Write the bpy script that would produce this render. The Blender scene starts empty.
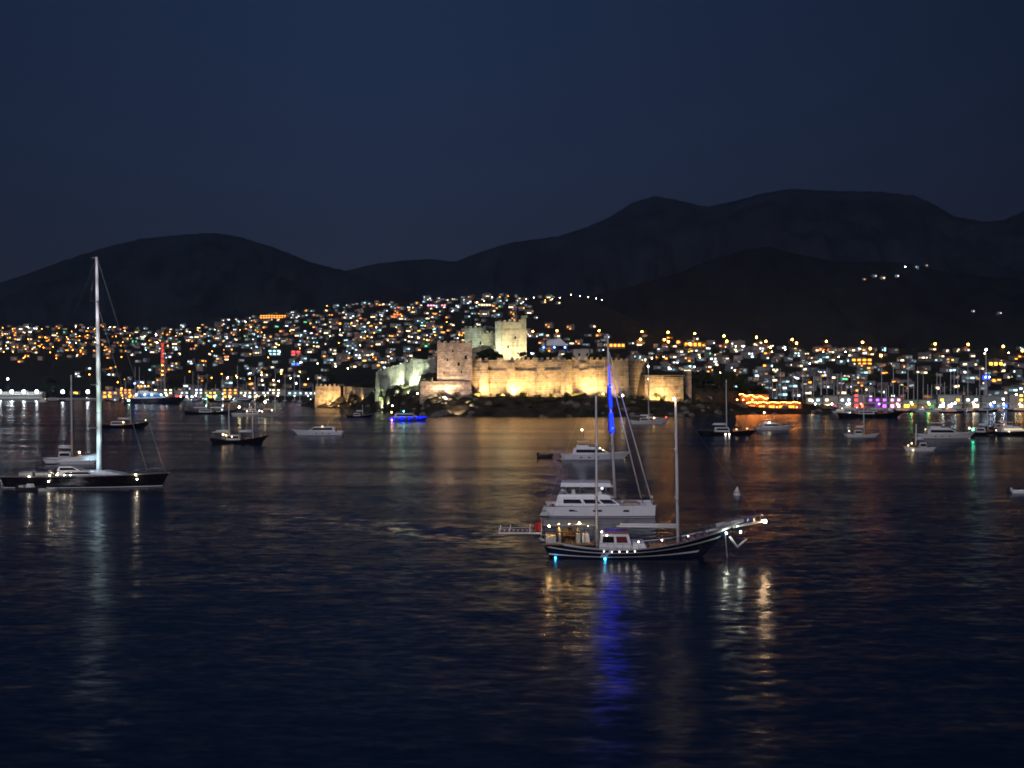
import bpy, math, random
from mathutils import Vector, Matrix, noise as mnoise

random.seed(7)
SC = bpy.context.scene
COL = SC.collection

# ------------------------------------------------------------------ camera
F = 1200.0          # focal length in pixels of the 1024 px wide frame
CH = 20.0           # camera height over the water
HY = 380.0          # row of the horizon
cam_d = bpy.data.cameras.new("camera")
cam_d.sensor_width = 36.0
cam_d.lens = 36.0 * F / 1024.0
cam_d.clip_start = 0.5
cam_d.clip_end = 40000
cam = bpy.data.objects.new("camera", cam_d)
cam.location = (0, 0, CH)
cam.rotation_euler = (math.radians(90) - math.atan((384 - HY) / F), 0, 0)
COL.objects.link(cam)
SC.camera = cam

# ------------------------------------------------------------------ night sky
MOON_EL, MOON_AZ = math.radians(28), math.radians(200)   # moon behind the camera
w = bpy.data.worlds.new("World")
SC.world = w
w.use_nodes = True
nt = w.node_tree
for n in list(nt.nodes):
    nt.nodes.remove(n)
out = nt.nodes.new("ShaderNodeOutputWorld")
bg = nt.nodes.new("ShaderNodeBackground")
sky = nt.nodes.new("ShaderNodeTexSky")
sky.sky_type = 'NISHITA'
sky.sun_disc = False
sky.sun_elevation = MOON_EL
sky.sun_rotation = MOON_AZ
sky.altitude = 0
sky.air_density = 1.0
sky.dust_density = 0.6
sky.ozone_density = 2.0
tc = nt.nodes.new("ShaderNodeTexCoord")
sep = nt.nodes.new("ShaderNodeSeparateXYZ")
ramp = nt.nodes.new("ShaderNodeValToRGB")
ramp.color_ramp.elements[0].position = 0.0
ramp.color_ramp.elements[0].color = (0.27, 0.255, 0.43, 1)
ramp.color_ramp.elements[1].position = 0.32
ramp.color_ramp.elements[1].color = (0.40, 0.50, 0.76, 1)
e = ramp.color_ramp.elements.new(0.14)
e.color = (0.30, 0.315, 0.53, 1)
mul = nt.nodes.new("ShaderNodeMix")
mul.data_type = 'RGBA'
mul.blend_type = 'MULTIPLY'
mul.inputs[0].default_value = 1.0
nt.links.new(tc.outputs["Generated"], sep.inputs[0])
nt.links.new(sep.outputs[2], ramp.inputs[0])
nt.links.new(sky.outputs[0], mul.inputs[6])
nt.links.new(ramp.outputs[0], mul.inputs[7])
az = nt.nodes.new("ShaderNodeValToRGB")
az.color_ramp.elements[0].position = 0.28
az.color_ramp.elements[0].color = (0.75, 0.75, 0.75, 1)
az.color_ramp.elements[1].position = 0.72
az.color_ramp.elements[1].color = (0.42, 0.40, 0.40, 1)
e = az.color_ramp.elements.new(0.44)
e.color = (1, 1, 1, 1)
half = nt.nodes.new("ShaderNodeMath")
half.operation = 'MULTIPLY_ADD'
half.inputs[1].default_value = 0.5
half.inputs[2].default_value = 0.5
nt.links.new(sep.outputs[0], half.inputs[0])
nt.links.new(half.outputs[0], az.inputs[0])
mul2 = nt.nodes.new("ShaderNodeMix")
mul2.data_type = 'RGBA'
mul2.blend_type = 'MULTIPLY'
mul2.inputs[0].default_value = 1.0
nt.links.new(mul.outputs[2], mul2.inputs[6])
nt.links.new(az.outputs[0], mul2.inputs[7])
nt.links.new(mul2.outputs[2], bg.inputs[0])
bg.inputs[1].default_value = 0.019
nt.links.new(bg.outputs[0], out.inputs[0])

# ------------------------------------------------------------------ moon
sun_d = bpy.data.lights.new("moonlight", 'SUN')
sun_d.energy = 1.0
sun_d.angle = math.radians(0.5)
sun_d.color = (0.96, 0.91, 1.0)
sun = bpy.data.objects.new("moonlight", sun_d)
sun.rotation_euler = (math.radians(90) - MOON_EL, 0, math.radians(-14))
COL.objects.link(sun)

SC.view_settings.view_transform = 'Standard'
SC.view_settings.look = 'None'
SC.view_settings.exposure = 0.0
SC.view_settings.gamma = 1.0
SC.view_settings.use_curve_mapping = False
SC.render.engine = 'CYCLES'
SC.cycles.use_denoising = True
try:
    SC.cycles.denoiser = 'OPENIMAGEDENOISE'
except Exception:
    pass
SC.cycles.max_bounces = 5
SC.cycles.diffuse_bounces = 1
SC.cycles.glossy_bounces = 3
SC.cycles.transmission_bounces = 2
SC.cycles.caustics_reflective = False
SC.cycles.caustics_refractive = False
SC.cycles.sample_clamp_indirect = 12.0
SC.cycles.use_adaptive_sampling = False
SC.cycles.pixel_filter_type = 'BLACKMAN_HARRIS'
SC.cycles.filter_width = 1.75


# ================================================================== helpers
def P(px, d, py=None, z=None):
    """a point of the place: seen in column px at distance d, at row py or height z"""
    x = (px - 512.0) / F * d
    if z is None:
        z = CH + (HY - py) / F * d if py is not None else 0.0
    return Vector((x, d, z))


def lerp(a, b, t):
    return a + (b - a) * t


def interp(tab, x):
    if x <= tab[0][0]:
        return tab[0][1]
    for (x0, y0), (x1, y1) in zip(tab, tab[1:]):
        if x <= x1:
            return lerp(y0, y1, (x - x0) / (x1 - x0))
    return tab[-1][1]


def fbm(x, y, z=0.0, o=4):
    return mnoise.fractal(Vector((x, y, z)), 1.0, 2.0, o)


class MB:
    def __init__(self):
        self.v, self.f = [], []

    def add(self, vs, fs):
        o = len(self.v)
        self.v += [tuple(p) for p in vs]
        self.f += [tuple(i + o for i in f) for f in fs]
        return self

    def box(self, c, s, rz=0.0):
        cx, cy, cz = c
        hx, hy, hz = s[0] / 2, s[1] / 2, s[2] / 2
        ca, sa = math.cos(rz), math.sin(rz)
        vs = []
        for dz in (-hz, hz):
            for dx, dy in ((-hx, -hy), (hx, -hy), (hx, hy), (-hx, hy)):
                vs.append((cx + dx * ca - dy * sa, cy + dx * sa + dy * ca, cz + dz))
        return self.add(vs, [(3, 2, 1, 0), (4, 5, 6, 7), (0, 1, 5, 4), (1, 2, 6, 5), (2, 3, 7, 6), (3, 0, 4, 7)])

    def cab(self, x0, x1, hw, z0, z1, front=0.0, back=0.0, taper=1.0):
        vs = [(x0, -hw, z0), (x1, -hw, z0), (x1, hw, z0), (x0, hw, z0),
              (x0 + back, -hw * taper, z1), (x1 - front, -hw * taper, z1), (x1 - front, hw * taper, z1), (x0 + back, hw * taper, z1)]
        return self.add(vs, [(3, 2, 1, 0), (4, 5, 6, 7), (0, 1, 5, 4), (1, 2, 6, 5), (2, 3, 7, 6), (3, 0, 4, 7)])

    def band(self, x0, x1, hw, z0, z1, front, back, taper, a, b, e=0.03, c0=0.0, c1=1.0):
        """a window band lying round a cab between the height fractions a and b"""
        def at(t):
            return x0 + back * t, x1 - front * t, hw * lerp(1, taper, t), lerp(z0, z1, t)
        p, q = at(a), at(b)
        def cut(l):
            L = l[1] - l[0]
            s0 = l[0] + L * c0 - (e if c0 == 0 else 0)
            s1 = l[0] + L * c1 + (e if c1 == 1 else 0)
            return s0, s1
        (a0, a1), (b0, b1) = cut(p), cut(q)
        vs = [(a0, -p[2] - e, p[3]), (a1, -p[2] - e, p[3]), (a1, p[2] + e, p[3]), (a0, p[2] + e, p[3]),
              (b0, -q[2] - e, q[3]), (b1, -q[2] - e, q[3]), (b1, q[2] + e, q[3]), (b0, q[2] + e, q[3])]
        return self.add(vs, [(3, 2, 1, 0), (4, 5, 6, 7), (0, 1, 5, 4), (1, 2, 6, 5), (2, 3, 7, 6), (3, 0, 4, 7)])

    def tube(self, p0, p1, r0, r1=None, n=8):
        r1 = r0 if r1 is None else r1
        p0, p1 = Vector(p0), Vector(p1)
        d = (p1 - p0)
        if d.length < 1e-6:
            return self
        d.normalize()
        a = Vector((0, 0, 1)) if abs(d.z) < 0.9 else Vector((1, 0, 0))
        u = d.cross(a).normalized()
        v = d.cross(u)
        vs = []
        for p, r in ((p0, r0), (p1, r1)):
            for k in range(n):
                t = 2 * math.pi * k / n
                vs.append(p + u * (math.cos(t) * r) + v * (math.sin(t) * r))
        fs = [(k, (k + 1) % n, n + (k + 1) % n, n + k) for k in range(n)]
        fs += [tuple(range(n - 1, -1, -1)), tuple(range(n, 2 * n))]
        return self.add(vs, fs)

    def path(self, pts, r, n=6):
        for a, b in zip(pts, pts[1:]):
            self.tube(a, b, r, r, n)
        return self

    def ball(self, c, r, seg=8, rings=5, sz=1.0):
        cx, cy, cz = c
        vs = [(cx, cy, cz - r * sz)]
        for i in range(1, rings):
            t = math.pi * i / rings
            for k in range(seg):
                a = 2 * math.pi * k / seg
                vs.append((cx + r * math.sin(t) * math.cos(a), cy + r * math.sin(t) * math.sin(a), cz - r * math.cos(t) * sz))
        vs.append((cx, cy, cz + r * sz))
        fs = [(0, 1 + (k + 1) % seg, 1 + k) for k in range(seg)]
        for i in range(rings - 2):
            b = 1 + i * seg
            fs += [(b + k, b + (k + 1) % seg, b + seg + (k + 1) % seg, b + seg + k) for k in range(seg)]
        b = 1 + (rings - 2) * seg
        t = len(vs) - 1
        fs += [(b + k, b + (k + 1) % seg, t) for k in range(seg)]
        return self.add(vs, fs)

    def prism(self, poly, z0, z1, scale_top=1.0):
        n = len(poly)
        cx = sum(p[0] for p in poly) / n
        cy = sum(p[1] for p in poly) / n
        vs = [(p[0], p[1], z0) for p in poly]
        vs += [(cx + (p[0] - cx) * scale_top, cy + (p[1] - cy) * scale_top, z1) for p in poly]
        fs = [tuple(range(n - 1, -1, -1)), tuple(range(n, 2 * n))]
        fs += [(k, (k + 1) % n, n + (k + 1) % n, n + k) for k in range(n)]
        return self.add(vs, fs)

    def build(self, name, mat, parent=None, smooth=False):
        me = bpy.data.meshes.new(name)
        me.from_pydata(self.v, [], self.f)
        me.materials.append(mat)
        if smooth:
            for p in me.polygons:
                p.use_smooth = True
        me.update()
        o = bpy.data.objects.new(name, me)
        if parent is not None:
            o.parent = parent
        COL.objects.link(o)
        return o


def thing(name, loc, rz=0.0, label=None, cat=None, group=None):
    o = bpy.data.objects.new(name, None)
    o.location = loc
    o.rotation_euler = (0, 0, rz)
    o.empty_display_size = 0.5
    COL.objects.link(o)
    if label:
        o['label'] = label
    if cat:
        o['category'] = cat
    if group:
        o['group'] = group
    return o


def tag(o, label=None, cat=None, group=None, kind=None):
    for k, v in (('label', label), ('category', cat), ('group', group), ('kind', kind)):
        if v:
            o[k] = v
    return o


KIDS = {}


def kids(o):
    return [c for c in o.children]


def dup(root, loc, rz=0.0, s=1.0):
    """copy of a thing with copies of its parts and sub-parts"""
    r = root.copy()
    COL.objects.link(r)
    r.location = loc
    r.rotation_euler = (0, 0, rz)
    r.scale = (s, s, s)
    for ch in KIDS.setdefault(root.name, kids(root)):
        c = ch.copy()
        COL.objects.link(c)
        c.parent = r
        for g in KIDS.setdefault(ch.name, kids(ch)):
            d = g.copy()
            COL.objects.link(d)
            d.parent = c
    return r


class Proto:
    """hands out the first thing itself, then copies"""
    def __init__(self, maker):
        self.root, self.used = maker(), False
        KIDS[self.root.name] = kids(self.root)
        for c in self.root.children:
            KIDS[c.name] = kids(c)

    def put(self, loc, rz=0.0, s=1.0):
        if not self.used:
            self.used = True
            self.root.location = loc
            self.root.rotation_euler = (0, 0, rz)
            self.root.scale = (s, s, s)
            return self.root
        return dup(self.root, loc, rz, s)


ORD = "first second third fourth fifth sixth seventh eighth ninth tenth eleventh twelfth thirteenth fourteenth fifteenth sixteenth seventeenth eighteenth nineteenth twentieth".split()


def ordinal(n):
    return ORD[n] if n < len(ORD) else "number %d" % (n + 1)


AUTO = []


def auto(o, desc, zone, cat, group):
    o['category'] = cat
    o['group'] = group
    AUTO.append((o, desc, zone))


def finish_labels():
    buckets = {}
    for o, desc, zone in AUTO:
        buckets.setdefault((desc, zone), []).append(o)
    for (desc, zone), os_ in buckets.items():
        os_.sort(key=lambda o: o.location.x / o.location.y)
        n = len(os_)
        for i, o in enumerate(os_):
            base = (desc + " " + zone).strip()
            if n == 1:
                o['label'] = base
            elif n == 2:
                o['label'] = base + (", left of two" if i == 0 else ", right of two")
            elif i == 0:
                o['label'] = base + ", leftmost"
            elif i == n - 1:
                o['label'] = base + ", rightmost"
            else:
                o['label'] = base + ", %s from left" % ordinal(i)


# ================================================================== materials
def M(name, col, rough=0.6, metal=0.0, var=0.15, scale=1.5, bump=0.0, emis=None):
    m = bpy.data.materials.new(name)
    m.use_nodes = True
    t = m.node_tree
    b = t.nodes["Principled BSDF"]
    b.inputs["Roughness"].default_value = rough
    b.inputs["Metallic"].default_value = metal
    co = t.nodes.new("ShaderNodeTexCoord")
    nz = t.nodes.new("ShaderNodeTexNoise")
    nz.inputs["Scale"].default_value = scale
    nz.inputs["Detail"].default_value = 4
    t.links.new(co.outputs["Object"], nz.inputs["Vector"])
    r = t.nodes.new("ShaderNodeValToRGB")
    r.color_ramp.elements[0].position = 0.3
    r.color_ramp.elements[1].position = 0.7
    r.color_ramp.elements[0].color = (*[c * (1 - var) for c in col], 1)
    r.color_ramp.elements[1].color = (*[min(1, c * (1 + var)) for c in col], 1)
    t.links.new(nz.outputs[0], r.inputs[0])
    t.links.new(r.outputs[0], b.inputs["Base Color"])
    if bump:
        bp = t.nodes.new("ShaderNodeBump")
        bp.inputs["Strength"].default_value = bump
        bp.inputs["Distance"].default_value = 0.3
        t.links.new(nz.outputs[0], bp.inputs["Height"])
        t.links.new(bp.outputs[0], b.inputs["Normal"])
    return m


def E(name, col, strength, sampled=False):
    m = bpy.data.materials.new(name)
    m.use_nodes = True
    t = m.node_tree
    for n in list(t.nodes):
        t.nodes.remove(n)
    o = t.nodes.new("ShaderNodeOutputMaterial")
    e = t.nodes.new("ShaderNodeEmission")
    e.inputs[0].default_value = (*col, 1)
    e.inputs[1].default_value = strength
    t.links.new(e.outputs[0], o.inputs[0])
    try:
        m.cycles.emission_sampling = 'FRONT' if sampled else 'NONE'
    except Exception:
        pass
    return m


def stone(name, c0, c1, block=(1.2, 0.6), blotch=0.25):
    m = bpy.data.materials.new(name)
    m.use_nodes = True
    t = m.node_tree
    b = t.nodes["Principled BSDF"]
    b.inputs["Roughness"].default_value = 0.9
    co = t.nodes.new("ShaderNodeTexCoord")
    sp = t.nodes.new("ShaderNodeSeparateXYZ")
    ad = t.nodes.new("ShaderNodeMath")
    cb = t.nodes.new("ShaderNodeCombineXYZ")
    t.links.new(co.outputs["Object"], sp.inputs[0])
    t.links.new(sp.outputs[0], ad.inputs[0])
    t.links.new(sp.outputs[1], ad.inputs[1])
    t.links.new(ad.outputs[0], cb.inputs[0])
    t.links.new(sp.outputs[2], cb.inputs[1])
    br = t.nodes.new("ShaderNodeTexBrick")
    br.inputs["Scale"].default_value = 1.0
    br.inputs["Brick Width"].default_value = block[0]
    br.inputs["Row Height"].default_value = block[1]
    br.inputs["Mortar Size"].default_value = 0.05
    br.inputs["Color1"].default_value = (*c0, 1)
    br.inputs["Color2"].default_value = (*c1, 1)
    br.inputs["Mortar"].default_value = (*[c * 0.45 for c in c0], 1)
    t.links.new(cb.outputs[0], br.inputs["Vector"])
    n1 = t.nodes.new("ShaderNodeTexNoise")
    n1.inputs["Scale"].default_value = 0.45
    n1.inputs["Detail"].default_value = 6
    n1.inputs["Roughness"].default_value = 0.7
    t.links.new(co.outputs["Object"], n1.inputs["Vector"])
    r = t.nodes.new("ShaderNodeValToRGB")
    r.color_ramp.elements[0].position = 0.32
    r.color_ramp.elements[1].position = 0.62
    r.color_ramp.elements[0].color = (1 - 2 * blotch, 1 - 2.1 * blotch, 1 - 2.2 * blotch, 1)
    r.color_ramp.elements[1].color = (1, 1, 1, 1)
    t.links.new(n1.outputs[0], r.inputs[0])
    mx = t.nodes.new("ShaderNodeMix")
    mx.data_type = 'RGBA'
    mx.blend_type = 'MULTIPLY'
    mx.inputs[0].default_value = 1.0
    t.links.new(br.outputs[0], mx.inputs[6])
    t.links.new(r.outputs[0], mx.inputs[7])
    # weathered courses and run-off stains
    mp = t.nodes.new("ShaderNodeMapping")
    mp.inputs["Scale"].default_value = (0.30, 0.30, 0.05)
    t.links.new(co.outputs["Object"], mp.inputs[0])
    n2 = t.nodes.new("ShaderNodeTexNoise")
    n2.inputs["Scale"].default_value = 1.0
    n2.inputs["Detail"].default_value = 5
    n2.inputs["Roughness"].default_value = 0.7
    t.links.new(mp.outputs[0], n2.inputs["Vector"])
    mp3 = t.nodes.new("ShaderNodeMapping")
    mp3.inputs["Scale"].default_value = (0.04, 0.04, 0.9)
    t.links.new(co.outputs["Object"], mp3.inputs[0])
    n3 = t.nodes.new("ShaderNodeTexNoise")
    n3.inputs["Scale"].default_value = 1.0
    n3.inputs["Detail"].default_value = 4
    t.links.new(mp3.outputs[0], n3.inputs["Vector"])
    ad2 = t.nodes.new("ShaderNodeMath")
    t.links.new(n2.outputs[0], ad2.inputs[0])
    t.links.new(n3.outputs[0], ad2.inputs[1])
    r2 = t.nodes.new("ShaderNodeValToRGB")
    r2.color_ramp.elements[0].position = 0.78
    r2.color_ramp.elements[1].position = 1.12
    r2.color_ramp.elements[0].color = (0.42, 0.40, 0.38, 1)
    r2.color_ramp.elements[1].color = (1, 1, 1, 1)
    t.links.new(ad2.outputs[0], r2.inputs[0])
    mx2 = t.nodes.new("ShaderNodeMix")
    mx2.data_type = 'RGBA'
    mx2.blend_type = 'MULTIPLY'
    mx2.inputs[0].default_value = 1.0
    t.links.new(mx.outputs[2], mx2.inputs[6])
    t.links.new(r2.outputs[0], mx2.inputs[7])
    t.links.new(mx2.outputs[2], b.inputs["Base Color"])
    bp = t.nodes.new("ShaderNodeBump")
    bp.inputs["Strength"].default_value = 0.9
    bp.inputs["Distance"].default_value = 0.5
    t.links.new(n1.outputs[0], bp.inputs["Height"])
    t.links.new(bp.outputs[0], b.inputs["Normal"])
    return m


def hillmat(name, c0, c1, scale):
    m = bpy.data.materials.new(name)
    m.use_nodes = True
    t = m.node_tree
    b = t.nodes["Principled BSDF"]
    b.inputs["Roughness"].default_value = 1.0
    b.inputs["Specular IOR Level"].default_value = 0.0
    co = t.nodes.new("ShaderNodeTexCoord")
    n1 = t.nodes.new("ShaderNodeTexNoise")
    n1.inputs["Scale"].default_value = scale
    n1.inputs["Detail"].default_value = 8
    n1.inputs["Roughness"].default_value = 0.65
    t.links.new(co.outputs["Object"], n1.inputs["Vector"])
    r = t.nodes.new("ShaderNodeValToRGB")
    r.color_ramp.elements[0].position = 0.35
    r.color_ramp.elements[1].position = 0.68
    r.color_ramp.elements[0].color = (*c0, 1)
    r.color_ramp.elements[1].color = (*c1, 1)
    t.links.new(n1.outputs[0], r.inputs[0])
    t.links.new(r.outputs[0], b.inputs["Base Color"])
    return m


white = M("white_gelcoat", (0.74, 0.73, 0.76), 0.3, 0, 0.05)
offwhite = M("off_white_paint", (0.62, 0.6, 0.58), 0.45, 0, 0.08)
cream = M("cream_canvas", (0.55, 0.5, 0.42), 0.9, 0, 0.12, 3)
mastwhite = M("white_mast_paint", (0.8, 0.79, 0.8), 0.4, 0, 0.04)
alu = M("brushed_aluminium", (0.5, 0.5, 0.52), 0.35, 0.6, 0.1, 6)
navy = M("navy_hull_paint", (0.012, 0.016, 0.035), 0.15, 0, 0.2)
black = M("black_hull_paint", (0.012, 0.012, 0.016), 0.15, 0, 0.2)
darkgrey = M("dark_grey_rubber", (0.03, 0.03, 0.035), 0.6, 0, 0.2)
glass = M("tinted_glass", (0.008, 0.009, 0.012), 0.05, 0, 0.1)
boat_white = M("bright_white_topsides", (0.85, 0.84, 0.86), 0.3, 0, 0.04)
teak = M("teak_deck", (0.26, 0.15, 0.07), 0.6, 0, 0.25, 5)
varnish = M("varnished_wood", (0.24, 0.1, 0.035), 0.25, 0, 0.25, 4)
steel = M("stainless_steel", (0.6, 0.6, 0.62), 0.25, 0.9, 0.05)
redcloth = M("red_cloth", (0.3, 0.015, 0.025), 0.85, 0, 0.15)
bluecloth = M("blue_cloth", (0.03, 0.08, 0.3), 0.85, 0, 0.15)
purplecloth = M("dull_purple_cushion", (0.2, 0.09, 0.16), 0.9, 0, 0.2, 4)
sailcloth = M("white_sailcloth", (0.7, 0.7, 0.74), 0.85, 0, 0.08, 2)
rope = M("rigging_wire", (0.16, 0.16, 0.18), 0.5, 0.3, 0.1)
concrete = M("quay_concrete", (0.24, 0.23, 0.22), 0.9, 0, 0.25, 0.4)
asphalt = M("asphalt", (0.05, 0.05, 0.052), 0.9, 0, 0.2, 0.5)
plaster = M("white_plaster", (0.3, 0.29, 0.28), 0.9, 0, 0.12, 0.4)
plaster_grey = M("grey_plaster", (0.16, 0.16, 0.165), 0.9, 0, 0.15, 0.4)
plaster_ochre = M("ochre_plaster", (0.26, 0.18, 0.11), 0.9, 0, 0.15, 0.4)
tiles = M("terracotta_tiles", (0.24, 0.09, 0.05), 0.9, 0, 0.25, 0.8)
flatroof = M("flat_roof_screed", (0.14, 0.135, 0.13), 0.9, 0, 0.2, 0.5)
bark = M("bark", (0.07, 0.05, 0.035), 0.95, 0, 0.3, 4)
leaf_a = M("pine_foliage", (0.02, 0.035, 0.014), 0.95, 0, 0.5, 0.8)
leaf_b = M("broadleaf_foliage", (0.035, 0.05, 0.018), 0.95, 0, 0.5, 0.7)
leaf_c = M("olive_shrub_foliage", (0.09, 0.095, 0.04), 0.95, 0, 0.5, 0.9)
lamp_iron = M("painted_iron", (0.04, 0.04, 0.04), 0.6, 0.3, 0.1)

hill_far = hillmat("scrub_hillside_far", (0.006, 0.012, 0.020), (0.020, 0.032, 0.048), 0.007)  # blue of the distant haze is mixed into the scrub colours
hill_near = hillmat("pine_hillside", (0.004, 0.009, 0.014), (0.014, 0.024, 0.033), 0.012)  # pine slope colours also carry a blue haze tint
earth = hillmat("town_slope_ground", (0.014, 0.017, 0.016), (0.04, 0.038, 0.034), 0.03)
rocky = hillmat("rocky_headland", (0.012, 0.014, 0.010), (0.085, 0.07, 0.05), 0.12)

stone_gold = stone("gold_castle_stone", (0.46, 0.40, 0.31), (0.34, 0.29, 0.22), (2.2, 1.1), blotch=0.24)
stone_pink = stone("pinkish_tower_stone", (0.44, 0.36, 0.31), (0.26, 0.205, 0.175), (2.4, 1.3), 0.3)
stone_pale = stone("pale_castle_stone", (0.42, 0.42, 0.36), (0.34, 0.34, 0.28), blotch=0.16)
stone_keep = stone("keep_stone", (0.4, 0.35, 0.26), (0.33, 0.29, 0.21), blotch=0.18)

COLS = {
    'amber': (1.0, 0.31, 0.03), 'warm white': (1.0, 0.75, 0.42), 'cool white': (0.8, 0.93, 1.0), 'pale cyan': (0.42, 0.85, 0.95),
    'orange red': (1.0, 0.2, 0.05), 'green': (0.12, 0.9, 0.3), 'pink': (1.0, 0.35, 0.6), 'blue': (0.06, 0.14, 1.0), 'purple': (0.5, 0.1, 1.0),
    'red': (1.0, 0.05, 0.05), 'yellow': (1.0, 0.5, 0.06)}
WIN = {k: E(k.replace(' ', '_') + "_lit_window", c, s) for (k, c), s in zip(COLS.items(), (4.6, 4.0, 3.6, 3.2, 4.0, 3.0, 4.0, 5.0, 4.0, 4.5, 4.6))}
GLOBE = {k: E(k.replace(' ', '_') + "_lamp_glass", c, s, True) for (k, c), s in zip(COLS.items(), (30, 36, 44, 36, 40, 40, 36, 36, 32, 38, 40))}
DIM = {k: E(k.replace(' ', '_') + "_dim_window", c, 0.55) for k, c in COLS.items()}
SMALL = {k: E(k.replace(' ', '_') + "_small_lamp", c, 14) for k, c in COLS.items()}


# ================================================================== the sea
def make_water():
    m = bpy.data.materials.new("sea_water")
    m.use_nodes = True
    t = m.node_tree
    b = t.nodes["Principled BSDF"]
    b.inputs["Base Color"].default_value = (0.003, 0.010, 0.033, 1)
    b.inputs["Roughness"].default_value = 0.25
    b.inputs["IOR"].default_value = 1.23
    co = t.nodes.new("ShaderNodeTexCoord")
    total = None
    for k, (sx, sy, amp, det) in enumerate(((0.02, 0.07, 0.05, 2), (0.15, 0.36, 0.15, 2), (0.40, 0.95, 0.22, 2), (1.1, 2.3, 0.17, 2))):
        mp = t.nodes.new("ShaderNodeMapping")
        mp.inputs["Scale"].default_value = (sx, sy, 1)
        mp.inputs["Location"].default_value = (k * 13.1, k * 7.7, k * 3.3)
        t.links.new(co.outputs["Object"], mp.inputs[0])
        nz = t.nodes.new("ShaderNodeTexNoise")
        nz.inputs["Scale"].default_value = 1.0
        nz.inputs["Detail"].default_value = det
        t.links.new(mp.outputs[0], nz.inputs["Vector"])
        su = t.nodes.new("ShaderNodeVectorMath")
        su.operation = 'SUBTRACT'
        su.inputs[1].default_value = (0.5, 0.5, 0.5)
        t.links.new(nz.outputs["Color"], su.inputs[0])
        sc = t.nodes.new("ShaderNodeVectorMath")
        sc.operation = 'MULTIPLY'
        sc.inputs[1].default_value = (amp * 0.8, amp, 0)
        t.links.new(su.outputs[0], sc.inputs[0])
        if total is None:
            total = sc
        else:
            a = t.nodes.new("ShaderNodeVectorMath")
            a.operation = 'ADD'
            t.links.new(total.outputs[0], a.inputs[0])
            t.links.new(sc.outputs[0], a.inputs[1])
            total = a
    # calm and gusty bands on the water
    mp = t.nodes.new("ShaderNodeMapping")
    mp.inputs["Scale"].default_value = (0.006, 0.035, 1)
    t.links.new(co.outputs["Object"], mp.inputs[0])
    bn = t.nodes.new("ShaderNodeTexNoise")
    bn.inputs["Scale"].default_value = 1.0
    bn.inputs["Detail"].default_value = 4
    bn.inputs["Roughness"].default_value = 0.6
    t.links.new(mp.outputs[0], bn.inputs["Vector"])
    mr = t.nodes.new("ShaderNodeMapRange")
    mr.inputs["From Min"].default_value = 0.36
    mr.inputs["From Max"].default_value = 0.64
    mr.inputs["To Min"].default_value = 0.17
    mr.inputs["To Max"].default_value = 0.26
    t.links.new(bn.outputs[0], mr.inputs["Value"])
    # the gulet's wake: a band of ruffled water trailing to the left behind it
    wx, wy, vx, vy = -55.0, 200.0, 58.3, -57.0
    ln = math.hypot(vx, vy)
    dp = t.nodes.new("ShaderNodeVectorMath")
    dp.operation = 'DOT_PRODUCT'
    dp.inputs[1].default_value = (-vy / ln, vx / ln, 0)
    t.links.new(co.outputs["Object"], dp.inputs[0])
    off = t.nodes.new("ShaderNodeMath")
    off.operation = 'SUBTRACT'
    off.inputs[1].default_value = wx * (-vy / ln) + wy * (vx / ln)
    t.links.new(dp.outputs["Value"], off.inputs[0])
    ab = t.nodes.new("ShaderNodeMath")
    ab.operation = 'ABSOLUTE'
    t.links.new(off.outputs[0], ab.inputs[0])
    w1 = t.nodes.new("ShaderNodeMapRange")
    w1.inputs["From Min"].default_value = 1.0
    w1.inputs["From Max"].default_value = 7.0
    w1.inputs["To Min"].default_value = -0.10
    w1.inputs["To Max"].default_value = 0.0
    t.links.new(ab.outputs[0], w1.inputs["Value"])
    sx_ = t.nodes.new("ShaderNodeSeparateXYZ")
    t.links.new(co.outputs["Object"], sx_.inputs[0])
    w2 = t.nodes.new("ShaderNodeMapRange")
    w2.inputs["From Min"].default_value = 2.0
    w2.inputs["From Max"].default_value = -4.0
    t.links.new(sx_.outputs[0], w2.inputs["Value"])
    w3 = t.nodes.new("ShaderNodeMapRange")
    w3.inputs["From Min"].default_value = -75.0
    w3.inputs["From Max"].default_value = -40.0
    t.links.new(sx_.outputs[0], w3.inputs["Value"])
    prev = w1
    for q_ in (w2, w3):
        mm = t.nodes.new("ShaderNodeMath")
        mm.operation = 'MULTIPLY'
        t.links.new(prev.outputs[0], mm.inputs[0])
        t.links.new(q_.outputs[0], mm.inputs[1])
        prev = mm
    ra = t.nodes.new("ShaderNodeMath")
    t.links.new(mr.outputs[0], ra.inputs[0])
    t.links.new(prev.outputs[0], ra.inputs[1])
    t.links.new(ra.outputs[0], b.inputs["Roughness"])
    up = t.nodes.new("ShaderNodeVectorMath")
    up.operation = 'ADD'
    up.inputs[1].default_value = (0, 0, 1)
    t.links.new(total.outputs[0], up.inputs[0])
    nm = t.nodes.new("ShaderNodeVectorMath")
    nm.operation = 'NORMALIZE'
    t.links.new(up.outputs[0], nm.inputs[0])
    t.links.new(nm.outputs[0], b.inputs["Normal"])
    g = MB()
    g.add([(-9000, -400, 0), (9000, -400, 0), (9000, 9000, 0), (-9000, 9000, 0)], [(0, 1, 2, 3)])
    tag(g.build("water", m), kind='structure')


make_water()


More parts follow.
